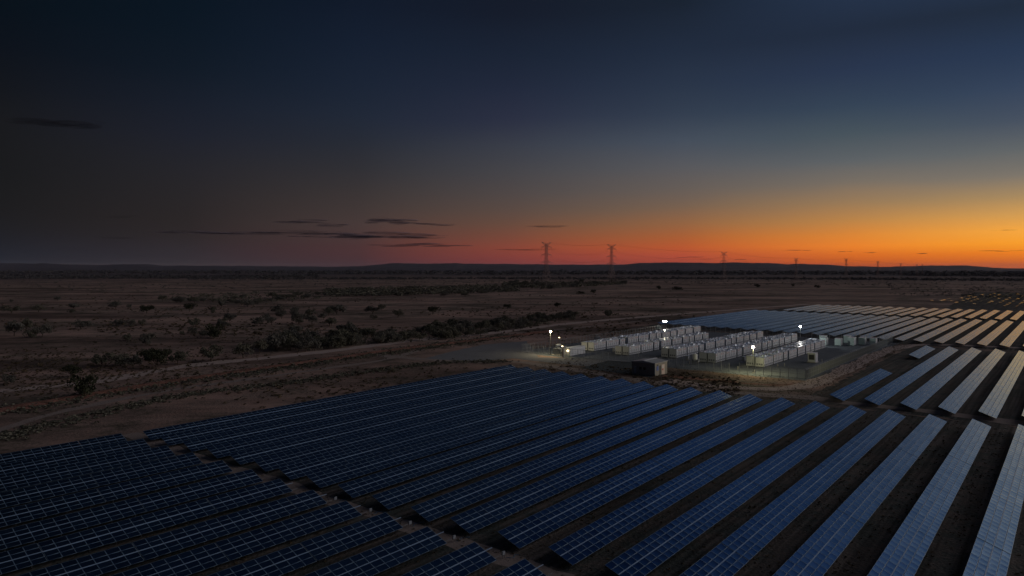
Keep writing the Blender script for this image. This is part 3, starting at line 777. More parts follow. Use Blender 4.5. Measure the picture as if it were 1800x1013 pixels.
# equipment at the left corner of the compound
transformer(G(982, 624.5), "dark blue-grey transformer beside the left floodlight pole", 1.15, 5.0)
transformer(G(1050, 598.5), "small transformer with a lit lamp behind the left battery row", .8, 3.2)
transformer(G(1158, 579.5), "yellow-lit transformer beneath the twin floodlights at the back corner", .8, 3.0, M_green)
transformer(G(1077, 591.5), "reddish equipment skid behind the left battery row", .6, 2.4, M_berm)
t = thing("store_container", "grey-white container with a lit lamp on its end, left of the battery rows", "container", UV(254.5, -172.5), ROT)
MB().box(0, 12, -1.5, 1.5, .2, 3.5, M_shed if False else M_white).build("body", t); MB().box(-.05, 12.05, -1.55, 1.55, 3.5, 3.62, M_roof).build("roof", t)
for q in range(6): MB().box(.15 + q * 2, 1.85 + q * 2, -1.56, -1.5, .4, 3.3, M_seam).build("door", t)
o = MB().box(-.35, -.02, -.6, .0, 2.1, 2.6, M_bulk).build("lamp", t)
p = G(990.2, 628)
t = thing("marker_post", "pale square post with a crossarm beside the dark transformer", "post", (p.x, p.y, 0), ROT)
MB().box(-.35, .35, -.35, .35, 0, 4.3, M_conc).build("post", t); MB().box(-1.2, 2.4, -.2, .2, 4.3, 4.6, M_conc).build("crossarm", t)
MB().box(-1.0, -.5, -.25, .25, 4.6, 4.85, M_bulk).build("lamp", t)
p = G(983, 604.5)
t = thing("gate_lamp", "small lit lamp on a short post inside the left fence", "lamp", (p.x, p.y, 0), ROT)
MB().bar((0, 0, 0), (0, 0, 3.0), .07, M_pole).build("pole", t); MB().box(-.3, .3, -.2, .2, 3.0, 3.25, M_bulk).build("lamp", t)
# bollards and small pits in front of the rows
for k, (x, y) in enumerate(((1297, 650), (1326, 656), (1367, 645), (1379, 644), (1122, 627), (1212, 640), (1160, 633), (1445, 637))):
    p = G(x, y); t = thing("bollard", f"short pale bollard on the gravel, {ordinal(k + 1)} of those before the battery rows", "bollard", (p.x, p.y, 0), 0, "bollards on the gravel")
    MB().bar((0, 0, 0), (0, 0, 1.1), .14, M_conc, 8).build("post", t); MB().bar((0, 0, 1.1), (0, 0, 1.2), .14, M_white, 8, .05).build("cap", t)

# small inverter boxes in the aisles
for k, (u, v) in enumerate(((276, -126.5), (300, -126), (331, -125.6), (356, -106.4), (318, -107), (288, -107.2), (300, -146), (336, -145.4), (283, -165.6), (322, -165.2))):
    t = thing("inverter_box", f"small grey inverter box on the gravel between battery rows, {ordinal(k + 1)} of ten", "electrical box", UV(u, v), ROT, "inverter boxes between the battery rows")
    MB().box(-1.0, 1.0, -.5, .5, .15, 1.7, M_equip).build("body", t); MB().box(-1.05, 1.05, -.55, .55, 1.7, 1.78, M_roof).build("lid", t)
    MB().box(-1.1, 1.1, -.6, .6, -.02, .15, M_conc).build("plinth", t); MB().box(-.8, -.1, -.54, -.5, .4, 1.5, M_seam).build("door", t)
# control building
cb = thing("control_building", "beige flat-roofed control building on the dirt in front of the compound", "building", UV(226.4, -116.2), ROT)
bl, bw, bh = 9.6, 9.2, 4.45
m = MB(); m.box(0, bl, 0, bw, 0, bh, M_shed); m.build("wall", cb)
m = MB()
vs = [(-.25, -.25, bh), (bl + .25, -.25, bh), (bl + .25, bw + .25, bh + .02), (-.25, bw + .25, bh + .02), (-.25, -.25, bh + .18), (bl + .25, -.25, bh + .18), (bl + .25, bw + .25, bh + .2), (-.25, bw + .25, bh + .2), (-.25, bw / 2, bh + .75), (bl + .25, bw / 2, bh + .75)]
m.add(vs, [(0, 1, 5, 4), (2, 3, 7, 6), (4, 5, 9, 8), (8, 9, 6, 7), (0, 4, 8, 7, 3), (1, 2, 6, 9, 5), (0, 3, 2, 1)], M_shedroof); rf = m.build("roof", cb)
MB().box(-.2, bl + .2, bw * .42, bw * .55, bh + .78, bh + .84, M_roof).build("ridge_cap", rf)
for y in (5.2, 3.6):
    w = MB().box(-.06, 0, y, y + 1.0, 1.9, 2.9, M_window).build("window", cb); MB().box(-.1, -.05, y - .1, y + 1.1, 1.78, 1.9, M_frame).build("sill", w)
MB().box(-.06, .12, -.06, .1, 0, bh, M_frame).build("corner_trim", cb)
dd = MB().box(3.4, 4.8, -.06, 0, 0, 3.4, M_dark).build("door", cb); MB().box(4.5, 4.62, -.14, -.06, 1.5, 1.7, M_frame).build("handle", dd)
MB().box(5.1, 7.6, -.05, 0, 0, 3.6, M_shedtrim).build("cladding_panel", cb)
MB().box(1.2, 2.8, -.06, 0, 1.9, 3.4, M_blue).build("notice", cb)
MB().box(5.6, 6.4, -.09, -.05, 2.2, 3.3, M_notice).build("notice", cb)
MB().box(5.6, 6.4, -.095, -.05, 1.6, 2.15, M_red).build("notice", cb)
MB().box(2.0, 2.5, -.35, 0, 3.6, 3.9, M_frame).build("lamp_housing", cb)
MB().box(-.25, 0, 7.4, 8.2, .5, 3.0, M_equip).build("meter_box", cb)

# floodlight poles (the lamps that are lit in the photograph)
def flood(px, py, hh, label, aim, power, twin=False, color=(1.0, .93, .78), lamp=None):
    p = G(px, py); t = thing("floodlight_pole", label, "floodlight", (p.x, p.y, 0), 0, "lit floodlight poles round the compound")
    MB().bar((0, 0, 0), (0, 0, hh - .2), .14, M_pole, 8, .08).build("pole", t)
    MB().box(-.3, .3, -.3, .3, 0, .35, M_conc).build("footing", t)
    w = 1.0 if twin else .15
    MB().box(-w, w, -.05, .05, hh - .25, hh - .15, M_pole).build("crossbar", t)
    for x in ((-.78, .78) if twin else (0,)):
        head = MB().box(x - .36, x + .36, .12, .28, hh - .36, hh + .36, M_pole).build("lamp_head", t)
        # domed glass, bulging towards the camera side and down
        m = MB(); n = 12; r = .40
        ring = [(x + r * cos(2 * pi * k / n), .12, hh + r * sin(2 * pi * k / n)) for k in range(n)]
        ring2 = [(x + r * .7 * cos(2 * pi * k / n), -.08, hh + r * .7 * sin(2 * pi * k / n)) for k in range(n)]
        m.add(ring + ring2 + [(x, -.16, hh)], [(k, (k + 1) % n, n + (k + 1) % n, n + k) for k in range(n)] + [(n + k, n + (k + 1) % n, 2 * n) for k in range(n)], lamp or M_lamp)
        m.build("lens", head)
    ld = bpy.data.lights.new("floodlight", 'SPOT' if aim else 'POINT'); ld.energy = power; ld.color = color; ld.shadow_soft_size = .3
    if aim: ld.spot_size = radians(150); ld.spot_blend = .9
    lo = bpy.data.objects.new("floodlight", ld); COL.objects.link(lo); lo.parent = t; lo.location = (0, -.5, hh - .1)
    if aim: lo.rotation_euler = (Vector(aim) - Vector((p.x, p.y, hh))).to_track_quat('-Z', 'Y').to_euler()
flood(967.5, 624, 10.25, "lit floodlight on a tall thin pole at the left corner of the compound", None, 4200, color=(1.0, .84, .50), lamp=M_lamp_warm)
flood(1168.5, 582, 5.85, "twin lit floodlights on a pole at the back corner of the compound", UV(340, -150), 9000, True, color=(1.0, .92, .66))
flood(1406.5, 610, 9.8, "lit floodlight rising behind the right-hand battery rows", UV(368, -96), 3600, color=(.93, 1.0, .97))
flood(1323.8, 656.5, 9.5, "lit floodlight on a pole in front of the rightmost battery row", None, 4600, color=(1.0, .90, .46), lamp=M_lamp_soft)

# perimeter fence
def fence(a, b, label, h=3.2, step=3.0, wire=.42):
    a = Vector(a); b = Vector(b); d = b - a; Lf = d.length; rz = atan2(d.y, d.x)
    t = thing("perimeter_fence", label, "fence", (a.x, a.y, 0), rz, "sides of the compound fence")
    pm = MB().bar((0, 0, -.1), (0, 0, h + .1), .09, M_fence); pm.bar((0, 0, h + .1), (0, .35, h + .45), .03, M_fence)
    pme = pm.mesh("post"); x = 0
    while x <= Lf + .01:
        link("post", pme, t, (x, 0, 0)); x += Lf / round(Lf / step)
    m = MB()
    for z in (.15, h * .5, h): m.bar((0, 0, z), (Lf, 0, z), .035, M_fence)
    m.build("rail", t)
    m = MB(); x = wire
    while x < Lf: m.bar((x, 0, .05), (x, 0, h), .028, M_fence, 3); x += wire
    for z in (h + .2, h + .32, h + .44): m.bar((0, .1 + (z - h) * .6, z), (Lf, .1 + (z - h) * .6, z), .015, M_fence, 3)
    o = m.build("mesh_wires", t); tag(o, kind="stuff")
fence(UV(CU0, CV1), UV(CU1, CV1), "tall steel mesh fence along the right side of the battery compound", wire=.3)
fence(UV(CU0, CV1), UV(CU0, -96), "front fence of the compound, short stretch right of the lit floodlight")
fence(UV(CU0, -100), UV(CU0, CV0), "long front fence of the compound, left of the lit floodlight", wire=.7)
fence(UV(CU0, CV0), UV(CU1, CV0), "left-hand side fence of the compound running away from camera", wire=.6)
fence(UV(CU1, CV0), UV(CU1, CV1), "back fence of the compound before the far solar rows", wire=.35)

# ------------------------------------------------------------------ transmission pylons
def pylon(px_top, px_base, ytop, ybase, label, detail=True):
    p = G(px_base, ybase); D = p.y; hh = (ybase - ytop) / F * D
    s = hh / 99.0; bw = 9.0 * s; th = .36 * s
    t = thing("transmission_tower", label, "pylon", (p.x, p.y, 0), radians(28), "steel pylons of the power line")
    lean = (px_top - px_base) / F * D * 0
    def half(z):          # half width at height fraction z
        if z < .47: return bw * (1 - z / .47) + 3.0 * s * (z / .47)
        return 3.0 * s - .9 * s * (z - .47) / .53
    zs = [0, .16, .29, .39, .47, .53, .59, .645, .70, .755, .81, .86, .905, .95, 1.0]
    def c(z, k):
        w = half(z); x = (-w, w, w, -w)[k]; y = (-w, -w, w, w)[k]; return Vector((x, y, z * .96 * hh))
    for k in range(4):
        m = MB()
        for a, b in zip(zs[:4], zs[1:5]): m.bar(c(a, k), c(b, k), th * 1.25, M_pylon)
        m.build("leg", t)
    m = MB()
    for i in range(4):
        a, b = zs[i], zs[i + 1]
        for k in range(4):
            k2 = (k + 1) % 4
            m.bar(c(a, k), c(b, k2), th * .7, M_pylon); m.bar(c(a, k2), c(b, k), th * .7, M_pylon); m.bar(c(b, k), c(b, k2), th * .7, M_pylon)
    m.build("bracing", t)
    m = MB()
    for i in range(4, len(zs) - 1):
        a, b = zs[i], zs[i + 1]
        for k in range(4):
            k2 = (k + 1) % 4
            m.bar(c(a, k), c(b, k), th, M_pylon)
            m.bar(c(a, k), c(b, k2), th * .4, M_pylon); m.bar(c(a, k2), c(b, k), th * .4, M_pylon); m.bar(c(b, k), c(b, k2), th * .4, M_pylon)
    m.build("body", t)
    for zf in (.50, .68, .87):
        for sgn in (-1, 1):
            m = MB(); tip = Vector((sgn * 14.5 * s, 0, zf * hh)); w = half(zf)
            for y in (-w, w):
                m.bar((sgn * w, y, zf * hh), tip, th * .75, M_pylon); m.bar((sgn * w, y, (zf + .045) * hh), tip, th * .75, M_pylon)
                for f_ in (.3, .6):
                    q0 = Vector((sgn * w, y, zf * hh)).lerp(tip, f_); q1 = Vector((sgn * w, y, (zf + .045) * hh)).lerp(tip, f_); m.bar(q0, q1, th * .5, M_pylon)
            a_o = m.build("crossarm", t)
            m = MB(); m.bar(tip, tip - Vector((0, 0, 5.5 * s)), .18 * s, M_ceramic)
            m.bar(tip - Vector((0, 0, 5.5 * s)), tip - Vector((sgn * 2.5 * s, 0, 6.3 * s)), .12 * s, M_wire)
            m.build("insulator", a_o)
    for sgn in (-1, 1):
        m = MB(); tip = Vector((sgn * 13.5 * s, 0, hh)); w = half(.93)
        for y in (-w, w): m.bar((sgn * w, y, .90 * hh), tip, th * .8, M_pylon); m.bar((sgn * w, y, .955 * hh), tip, th * .7, M_pylon)
        m.build("earth_wire_peak", t)
    return p, hh, s
PY = [(956, 960.5, 425.5, 498.3, "tallest steel pylon, leftmost of the line and nearest the camera"), (1071.5, 1075, 429.5, 498.6, "second steel pylon from the left, beside the dark tree belt"),
      (1269.5, 1272.5, 442.5, 496, "third steel pylon from the left, over the right-hand ridge"), (1398, 1399.5, 453.7, 495, "fourth steel pylon from the left"),
      (1486, 1487.5, 454.2, 490.5, "fifth steel pylon from the left"), (1541.7, 1543, 458.7, 489, "sixth steel pylon from the left, small against orange sky"),
      (1582.5, 1583.5, 462.5, 487.6, "seventh steel pylon from the left, barely above the ridge"), (1610.7, 1611.5, 464.2, 486.2, "left one of the last close pair of tiny pylons"),
      (1620.7, 1621.5, 464.2, 485.6, "right one of the last close pair of tiny pylons")]
pys = [pylon(*q) for q in PY]
# conductors
def span(i, j, k):
    (p, h1, s1), (q, h2, s2) = pys[i], pys[j]
    d = Vector((cos(radians(28)), sin(radians(28)), 0))
    t = thing("power_line", f"sagging power line conductors, span {ordinal(k)} from the left", "power line", (p.x, p.y, 0), 0, "power line spans between pylons")
    for zf in (.50, .68, .87, 1.0):
        for sgn in (-1, 1):
            a = p + d * sgn * 14 * s1 + Vector((0, 0, zf * h1 - (6 * s1 if zf < 1 else 0))); b = q + d * sgn * 14 * s2 + Vector((0, 0, zf * h2 - (6 * s2 if zf < 1 else 0)))
            m = MB(); prev = None
            for n in range(13):
                u = n / 12; c = a.lerp(b, u); c.z -= 4 * u * (1 - u) * (10 if zf < 1 else 6); c = c - Vector((p.x, p.y, 0))
                if prev is not None: m.bar(prev, c, .09, M_wire, 3)
                prev = c
            m.build("conductor", t)
for k in range(7): span(k, k + 1, k + 1)

# ------------------------------------------------------------------ trees
def tube(m, pts, rads, mat, n=5):
    for a, b, r1, r2 in zip(pts[:-1], pts[1:], rads[:-1], rads[1:]): m.bar(a, b, r1, mat, n, r2)
def crown_arrays(rs, R, Hc, z0, nclump, nleaf, leaf, lump=.38):
    """leaf-sized quads gathered in clumps; the crown is a broken dome"""
    C = []
    while len(C) < nclump:
        a = rs.rand() * 2 * pi; rr = R * sqrt(rs.rand()) * .82; z = rs.rand()
        if (rr / R) ** 2 + (z * .9) ** 2 > 1.0: continue
        C.append((rr * cos(a), rr * sin(a), z0 + z * Hc, R * lump * (.55 + .7 * rs.rand())))
    V = []
    for cx, cy, cz, cr in C:
        n = int(nleaf / nclump)
        d = rs.normal(size=(n, 3)); d /= np.linalg.norm(d, axis=1)[:, None]
        rad = cr * (.55 + .45 * rs.rand(n))[:, None]
        P = d * rad * np.array([1, 1, .62]) + np.array([cx, cy, cz])
        u = rs.normal(size=(n, 3)); u /= np.linalg.norm(u, axis=1)[:, None]
        w = np.cross(u, rs.normal(size=(n, 3))); w /= np.linalg.norm(w, axis=1)[:, None]
        sz = leaf * (.6 + .8 * rs.rand(n))[:, None]
        q = np.stack([P - u * sz, P - w * sz * .6, P + u * sz, P + w * sz * .6], axis=1)
        V.append(q.reshape(-1, 3))
    V = np.concatenate(V); V[:, 2] = np.maximum(V[:, 2], .1)
    return V, np.arange(len(V)).reshape(-1, 4)
protos = []
M_leaf_dark = leaf_material('dark_leaves', (.025, .03, .018), (.075, .08, .05))
for k in range(8):
    rs = np.random.RandomState(100 + k)
    bush = k in (4, 5, 7)
    R = 1.0; Hc = .62 if not bush else .75; z0 = .42 if not bush else .10
    V, Fq = crown_arrays(rs, R, Hc, z0, 15 + 3 * (k % 3), 1100 if not bush else 1200, .068, .36)
    cm = npmesh("crown", V, Fq, [M_leaf_dark if k >= 6 else (M_leaf if k % 2 == 0 else M_leaf_grey)])
    m = MB(); 
    base = Vector((0, 0, -.03)); fork = Vector((rs.uniform(-.06, .06), rs.uniform(-.06, .06), .26 if not bush else .08))
    tube(m, [base, fork], [.055, .04], M_bark)
    for q in range(5):
        a = 2 * pi * q / 5 + rs.rand(); e = Vector((cos(a) * rs.uniform(.35, .65), sin(a) * rs.uniform(.35, .65), z0 + Hc * rs.uniform(.2, .75)))
        mid = fork.lerp(e, .5) + Vector((0, 0, -.05 * rs.rand())); tube(m, [fork, mid, e], [.032, .02, .006], M_bark)
    tm = m.mesh("trunk")
    protos.append((cm, tm))
NTREE = 0; SMALL = []
def tree(px, py, wpx, hpx, label, group, kind="scrub_tree", cat="tree", k=None):
    global NTREE
    p = G(px, py); D = p.y; w = wpx / F * D; h = hpx / F * D
    NTREE += 1
    k = (random.randrange(4) if kind == "scrub_tree" else random.choice((4, 5))) if k is None else k
    if 'dark' in label and 'belt' not in group: k = 7 if kind == 'bush' else 6
    t = thing(kind, label, cat, (p.x, p.y, 0), random.uniform(0, 2 * pi), group)
    t.scale = (w / 2.05, w / 2.05, h / (.98 if k in (4, 5, 7) else 1.12))
    link("crown", protos[k][0], t); link("trunk", protos[k][1], t)
EX = [(147, 697, 58, 38, "dark round bush standing alone below the pale dirt road", "bush"), (13, 678, 24, 20, "small tree at the left picture edge above the road", 0),
      (125, 663, 34, 22, "spreading tree just above the dirt road, over the dark round bush", 0), (180, 645, 40, 26, "broad olive tree at the left end of the roadside clump", 0),
      (212, 643, 34, 22, "low olive tree, second in the roadside clump", "bush"), (234, 648, 32, 24, "olive tree in front of the roadside clump, lit yellowish", 0),
      (262, 632, 38, 20, "flat dark crown at the back of the roadside clump", 0), (286, 633, 34, 20, "dark crown behind the widest roadside tree", 0), (275, 649, 42, 34, "widest dark tree in the middle of the roadside clump", 0),
      (313, 641, 34, 25, "tree at the right end of the roadside clump", 0), (371, 636, 42, 31, "single round tree with a visible trunk close to the dirt road", 0),
      (428, 630, 40, 26, "bushy tree above the road between the lone round tree and the thicket", 0), (456, 622, 34, 24, "tree at the left foot of the big thicket", 0),
      (377, 594, 38, 24, "dark bushy tree in open ground above the lone round tree", "bush"), (340, 576, 22, 18, "thin umbrella-shaped tree on the open grass", 0),
      (227, 574, 22, 14, "right one of two small bushes on pale grass", "bush"), (204, 574, 24, 13, "left one of two small bushes on pale grass", "bush"), (249, 573, 14, 12, "tiny upright tree right of two small bushes", 0),
      (143, 579, 36, 16, "wide low tree on pale grass at left", 0), (25, 591, 38, 27, "dense tree at the left edge, first of the left clump", 0), (46, 584, 24, 24, "pointed tree at the back of the left clump", 0),
      (74, 593, 34, 23, "rounded tree at the right end of the left clump", 0), (56, 594, 26, 17, "low bush in the middle of the left clump", "bush"),
      (333, 548, 26, 15, "dark domed tree far out on the grass", 0), (258, 551, 28, 15, "dark wide tree far out, left of the domed one", 0), (20, 551, 34, 15, "wide far tree by the left edge", 0),
      (68, 549, 26, 13, "second far tree from the left edge", 0), (128, 544, 30, 11, "flat far tree with pale grass below it", 0), (102, 529, 18, 8, "small far tree on the upper left grass", 0), (203, 543, 26, 14, "far tree beside bare branches", 0),
      (457, 574, 30, 18, "tree on red soil left of the big thicket", 0), (525, 570, 30, 22, "tree on red soil above the big thicket", 0), (488, 552, 26, 16, "far tree on the red slope", 0),
      (592, 553, 42, 18, "wide tree group leader above the thicket", 0), (655, 552, 34, 14, "pair-topped tree above the thicket", 0), (671, 546, 18, 12, "small tree behind the pair-topped tree", 0),
      (761, 553, 26, 15, "lone dark tree above the long belt", 0), (892, 544, 16, 10, "small dark domed tree right above the long belt", 0), (980, 541, 14, 9, "small dark tree at the right end of the long belt", 0),
      (1043, 517, 11, 8, "small dark tree on the bare field below the second pylon", 0), (1020, 517, 16, 5, "low scrub left of the small dark tree", "bush"), (1158, 511, 9, 9, "thin dark tree on the bare field", 0),
      (1190, 510, 20, 6, "low line of scrub right of the thin dark tree", "bush"), (1331, 507, 12, 8, "dark round tree below the right ridge", 0), (980, 540, 10, 8, "tiny shrub by the long belt's end", "bush"),
      (1068, 556, 20, 12, "bush above the back corner floodlights", "bush"), (1394, 504, 8, 5, "small dark bush under the fourth pylon", "bush"), (1436, 508, 11, 7, "dark tree on the field left of the fifth pylon", 0)]
for q in EX:
    kd = "bush" if q[5] == "bush" else "scrub_tree"
    tree(q[0], q[1], q[2], q[3], q[4], "scattered scrub trees on the plain", kd, "bush" if kd == "bush" else "tree")
def nth(k): return f"{k}{'th' if 10 <= k % 100 <= 20 else {1: 'st', 2: 'nd', 3: 'rd'}.get(k % 10, 'th')}"
def belt(poly, n, wr, hr, label, group, kind="scrub_tree", minw=0):
    """trees filling a band given by (x, ytop_base, ybottom_base) knots"""
    xs = [q[0] for q in poly]
    c = [0]
    for a, b in zip(poly[:-1], poly[1:]): c.append(c[-1] + (b[0] - a[0]) * max(1.0, ((a[2] - a[1]) + (b[2] - b[1])) / 2))
    made = []
    for _ in range(n):
        r = random.random() * c[-1]; i = max(k for k in range(len(c)) if c[k] <= r); i = min(i, len(poly) - 2)
        x = random.uniform(poly[i][0], poly[i + 1][0])
        y = random.uniform(np.interp(x, xs, [q[1] for q in poly]), np.interp(x, xs, [q[2] for q in poly]))
        sc = (y - HZ) / 110.0
        w = random.uniform(*wr) * sc; h = w * random.uniform(*hr)
        made.append((x, y, w, h))
    made.sort()
    for q, (x, y, w, h) in enumerate(made):
        sz = "broad" if w > (wr[0] + wr[1]) / 2 * (y - HZ) / 110 else "small"
        tree(x, y, w, h, f"{sz} {label}, {nth(q + 1)} from the left", group, random.choice((kind, kind, kind, "bush")), "tree")
belt([(470, 600, 616), (520, 588, 622), (560, 600, 618), (600, 594, 612), (632, 592, 608)], 34, (20, 36), (.5, .75), "olive scrub tree in the thicket above the dirt road", "trees of the dense thicket above the dirt road")
belt([(632, 590, 606), (700, 588, 604), (760, 582, 600), (833, 574, 592), (900, 564, 582), (960, 560, 572), (1010, 556, 562)], 84, (16, 28), (.5, .75), "dark tree in the long belt by the red bank", "trees of the long belt beside the red bank")
belt([(380, 570, 582), (440, 556, 580), (520, 548, 575), (620, 556, 575), (700, 556, 568)], 22, (16, 30), (.5, .75), "tree on the red slope above the thicket", "scattered trees on the red slope")
belt([(280, 524, 530), (380, 528, 545), (480, 520, 536), (600, 512, 524), (700, 508, 522), (800, 506, 524), (911, 504, 514)], 66, (24, 40), (.42, .6), "tree in the middle-distance belt", "trees of the middle-distance belt")
belt([(0, 520, 560), (150, 540, 610), (350, 545, 610), (470, 540, 600)], 14, (8, 18), (.6, .9), "shrub on the open left-hand plain", "small shrubs on the left-hand plain", "bush")
belt([(885, 497, 505), (960, 497, 509), (1040, 497, 504), (1100, 496, 500)], 30, (30, 50), (.5, .7), "tree round the feet of the big pylons", "trees round the feet of the big pylons")

# merged far tree belts and scrub too small to pick apart
def mass(name, spots, label, mat, quads=14, lf=.16, trunk=False):
    n = len(spots); rs = NR
    S = np.array(spots)                         # x, y, width, height (metres)
    k = quads
    d = rs.normal(size=(n, k, 3)); d /= np.linalg.norm(d, axis=2)[..., None]
    P = d * (.35 + .65 * rs.rand(n, k, 1)) * .5
    P[..., 2] += .5
    u = rs.normal(size=(n, k, 3)); u /= np.linalg.norm(u, axis=2)[..., None]
    w = np.cross(u, rs.normal(size=(n, k, 3))); w /= np.linalg.norm(w, axis=2)[..., None]
    q = np.stack([P - u * lf, P - w * lf, P + u * lf, P + w * lf], axis=2)
    sc = np.stack([S[:, 2], S[:, 2], S[:, 3]], axis=1)[:, None, None, :]
    q = q * sc
    q[..., 0] += S[:, 0][:, None, None]; q[..., 1] += S[:, 1][:, None, None]
    q[..., 2] = np.maximum(q[..., 2], 0)
    V = q.reshape(-1, 3)
    tag(link(name, npmesh(name, V, np.arange(len(V)).reshape(-1, 4), [mat])), label, kind="stuff")
def band_spots(poly, n, wm, hm):
    xs = [q[0] for q in poly]; out = []
    for _ in range(n):
        x = random.uniform(xs[0], xs[-1]); y0 = np.interp(x, xs, [q[1] for q in poly]); y1 = np.interp(x, xs, [q[2] for q in poly])
        if y1 - y0 < .05: continue
        y = random.uniform(y0, y1); p = G(x, y); w = random.uniform(*wm); out.append((p.x, p.y, w, w * random.uniform(*hm)))
    return out
mass("treeline", band_spots([(-60, 484, 492), (180, 486, 491), (420, 487, 490), (560, 484, 488.5)], 1500, (9, 20), (.45, .7)), "dark distant tree line on the left", M_leaf_far, 12)
mass("treeline", band_spots([(330, 490.2, 492.4), (480, 490, 492.5), (560, 490.4, 492), (880, 490.2, 491.6), (1000, 489.6, 492.4), (1130, 490, 492.3), (1330, 490.5, 492.3), (1500, 491, 493), (1800, 492.4, 495.5)], 1700, (7, 15), (.45, .7)), "thin dark tree line across the plain", M_leaf_far, 12)
mass("treeline", band_spots([(-60, 478, 483), (300, 477, 482), (600, 477, 483), (900, 477.5, 484), (1200, 478, 484), (1500, 478, 484), (1900, 479, 486)], 2600, (20, 46), (.3, .5)), "scrub woodland far out on the plain", M_leaf_far, 12)
mass("treeline", band_spots([(1590, 482.5, 485.5), (1700, 483, 487), (1850, 483, 488)], 500, (14, 30), (.4, .6)), "dark wood right of the last pylons", M_leaf_far, 12)
mass("belt_scrub", band_spots([(572, 510, 521), (700, 506, 521), (911, 502, 513)], 1300, (5, 11), (.4, .6)) + band_spots([(885, 497, 505), (960, 497, 509), (1040, 497, 504), (1100, 496, 500)], 620, (5, 12), (.4, .6))
     + band_spots([(300, 518, 530), (480, 514, 532), (600, 510, 524)], 260, (3, 8), (.4, .6)) + band_spots([(632, 590, 606), (760, 582, 600), (900, 564, 582), (1010, 556, 564)], 200, (2, 5), (.4, .6))
     + band_spots([(470, 602, 616), (560, 592, 618), (632, 594, 608)], 70, (2, 4), (.4, .6)), "undergrowth filling the tree belts on the plain", M_leaf, 14)
mass("far_scrub", band_spots([(-60, 494, 515), (300, 494, 512), (700, 493, 500), (1100, 493, 500), (1500, 495, 503), (1860, 497, 512)], 900, (3, 9), (.3, .5)) + band_spots([(1560, 505, 520), (1700, 508, 522), (1860, 505, 530)], 260, (3, 8), (.3, .5)), "scattered far scrub on the plain", M_leaf_grey, 10)
# low scrub and tussocks over the near plain, denser along the bank
tus = []
def in_farm(p):
    u = p.dot(RU) / S_; v = p.dot(RV) / S_
    return (v > -4.75 and u < 5.7 and v < 3) or (5.6 < u < 11 and v > -1.75) or (u > 6.6 and u < 11.2 and v > -5.6) or (10.9 < u < 20.4 and v > -6.2) or (u > 20 and v > -3.6)
for _ in range(30000):
    x = random.uniform(-60, 1300); y = 500 + (random.random() ** .8) * 290
    p = G(x, y)
    if in_farm(p): continue
    s = sin(p.x * .021 + 1.3 * sin(p.y * .013)) + sin(p.y * .034 + p.x * .006)
    if random.random() > .28 + .3 * s: continue
    w = random.uniform(.5, 1.7) * (1 + (p.y > 400) * .8); tus.append((p.x, p.y, w, w * random.uniform(.25, .5)))
mass("scrub_tussocks", tus, "low dry tussocks and scrub scattered over the plain", M_grass, 7, .3)
tus = []
for base, n, wd in (([(0, 725), (200, 690), (430, 656), (620, 628), (740, 612), (900, 590)], 3600, 9), ([(0, 770), (300, 700), (520, 672), (760, 640), (880, 636)], 1800, 5)):
    P = smooth_line([G(*q) for q in base], 3)
    for _ in range(n):
        q = random.choice(P); w = random.uniform(.5, 1.5); tus.append((q.x + random.gauss(0, wd * .5), q.y + random.gauss(0, wd * .5), w, w * random.uniform(.3, .6)))
tus = [q for q in tus if not in_farm(Vector((q[0], q[1], 0)))]
mass("bank_tussocks", tus, "dark weeds along the red bank and the field margin", M_leaf, 7, .3)
# weeds in the alleys between the rows and on the verges by the compound
tus = []
for _ in range(9000):
    u = random.uniform(.6, 5.7); v = random.uniform(-3.3, .0); p = UVs(u, v); w = random.uniform(.2, .6); tus.append((p.x, p.y, w, w * .45))
for _ in range(2200):
    u = random.uniform(5.72, 6.9); v = random.uniform(-4.6, -1.6); p = UVs(u, v); w = random.uniform(.25, .7); tus.append((p.x, p.y, w, w * .3))
for _ in range(1600):
    u = random.uniform(6.6, 11.0); v = random.uniform(-1.97, -1.74); p = UVs(u, v); w = random.uniform(.25, .7); tus.append((p.x, p.y, w, w * .3))
mass("alley_weeds", tus, "sparse weeds between the solar rows and on the verges", M_grass, 5, .3)

# ------------------------------------------------------------------ clouds: thin flat banks far off
def cloud(px0, px1, y, thick, label, D=16000.0, seed=0, slope=0.0):
    rs = np.random.RandomState(seed); n = max(4, int((px1 - px0) / 20) + 3)
    root = thing("cloud", label, "cloud", ((((px0 + px1) / 2) - 900) / F * D, D, H + (HZ - y) / F * D), 0, "thin dark cloud streaks above the horizon")
    Lx = (px1 - px0) / F * D; tz = thick / F * D
    for k in range(n):
        f_ = (k + .5) / n; env = sin(pi * f_) ** .6
        w = Lx / n * rs.uniform(3.0, 5.5); h = tz * env * rs.uniform(.25, .62); cx = (f_ - .5) * Lx; cz = rs.uniform(-.25, .25) * tz + slope * cx
        w = min(w, 2 * (Lx / 2 - abs(cx)) + w * .35)
        nu, nv_ = 18, 8; V = []; Fc = []
        for j in range(nv_ + 1):
            ph = -pi / 2 + pi * j / nv_
            for i in range(nu):
                th = 2 * pi * i / nu; r = 1 + .12 * rs.rand()
                V.append((cos(ph) * cos(th) * w / 2 * r, cos(ph) * sin(th) * w * .35 * r, sin(ph) * h / 2 * (1 + .25 * sin(3 * th + k))))
        for j in range(nv_):
            for i in range(nu):
                a = j * nu + i; b = j * nu + (i + 1) % nu; Fc.append((a, b, b + nu, a + nu))
        me = bpy.data.meshes.new("bank"); me.from_pydata(V, [], Fc); me.materials.append(M_cloud_faint if 'faint' in label else M_cloud); me.update()
        for p_ in me.polygons: p_.use_smooth = True
        link("bank", me, root, (cx, rs.uniform(-200, 200), cz))
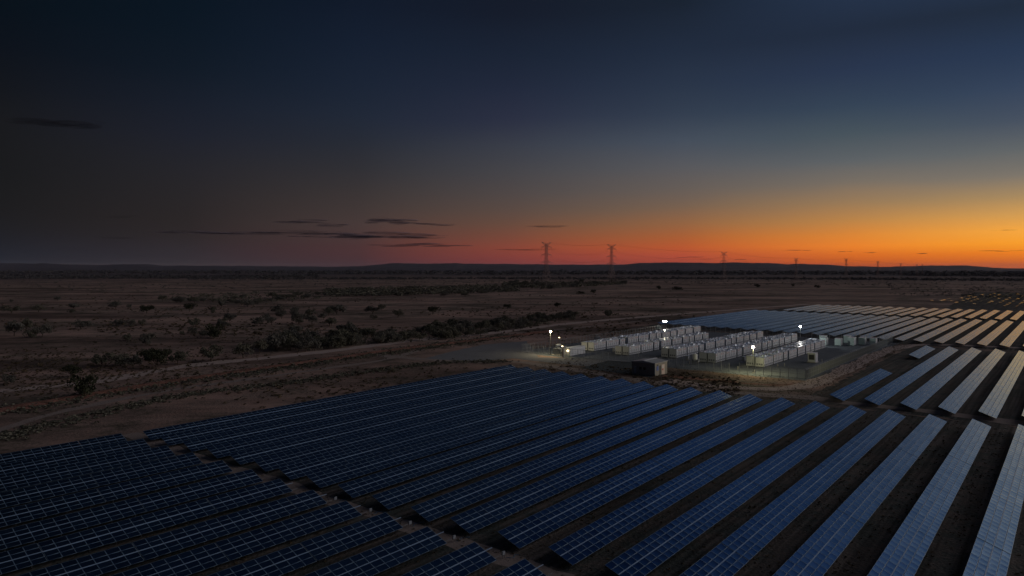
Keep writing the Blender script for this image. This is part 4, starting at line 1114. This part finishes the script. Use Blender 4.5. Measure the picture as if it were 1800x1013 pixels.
CL = [(255, 580, 409, 9, "longest thin cloud streak at left above the plain"), (520, 775, 414, 17, "thick dark cloud bank in the middle of the left streaks"), (655, 820, 431, 9, "lower cloud streak pointing right above the red glow"),
      (488, 570, 389.5, 9, "upper left small dark cloud"), (560, 610, 396.5, 5, "tiny cloud below the upper left one"), (644, 732, 390, 13, "upper right dark cloud of the left group"), (735, 795, 396, 6, "small dark cloud right of the upper pair"),
      (190, 240, 381, 4, "faint short streak at far left"), (180, 225, 418, 4, "faint low streak at far left"), (30, 175, 217, 16, "large faint dark cloud high in the left sky"),
      (930, 990, 399, 4, "small streak above the first pylon"), (880, 975, 438.5, 6, "faint purple streak beside the first pylon"), (1197, 1232, 452.5, 3, "small dark fleck left of the third pylon"),
      (1234, 1248, 456.5, 2.4, "tiny fleck close to the ridge left of the third pylon"), (1293, 1313, 456.5, 2.6, "tiny fleck right of the third pylon"), (1382, 1403, 440, 3, "dark fleck above the fourth pylon"),
      (1414, 1427, 440.3, 2.6, "second dark fleck above the fourth pylon"), (1480, 1490, 442.4, 2.4, "dark fleck above the fifth pylon"), (1524, 1536, 444.4, 2.6, "dark fleck above the sixth pylon"),
      (1618, 1632, 445.6, 2.8, "dark fleck above the last pylons"), (1733, 1776, 441.4, 2.4, "thin fleck near the right edge"), (1780, 1790, 441, 2.4, "tiny fleck at the right edge"), (1755, 1778, 405, 2.6, "faint fleck high near the right edge")]
for k, c in enumerate(CL): cloud(*c, seed=k, slope=(-.015 if c[3] > 12 else 0))

# ------------------------------------------------------------------ evening haze over the plain
def haze():
    m = bpy.data.materials.new("thin_evening_haze"); m.use_nodes = True; nd = m.node_tree.nodes; nd.clear()
    v = nd.new('ShaderNodeVolumePrincipled'); v.inputs['Color'].default_value = (.82, .80, .92, 1); v.inputs['Density'].default_value = HAZE; v.inputs['Anisotropy'].default_value = 0.0
    o = nd.new('ShaderNodeOutputMaterial'); m.node_tree.links.new(v.outputs[0], o.inputs['Volume'])
    b = MB().box(-26500, 26500, -26500, 26500, -3, 160, m).build("haze"); tag(b, "thin evening haze over the plain", kind="stuff")
HAZE = 1.3e-5
haze()
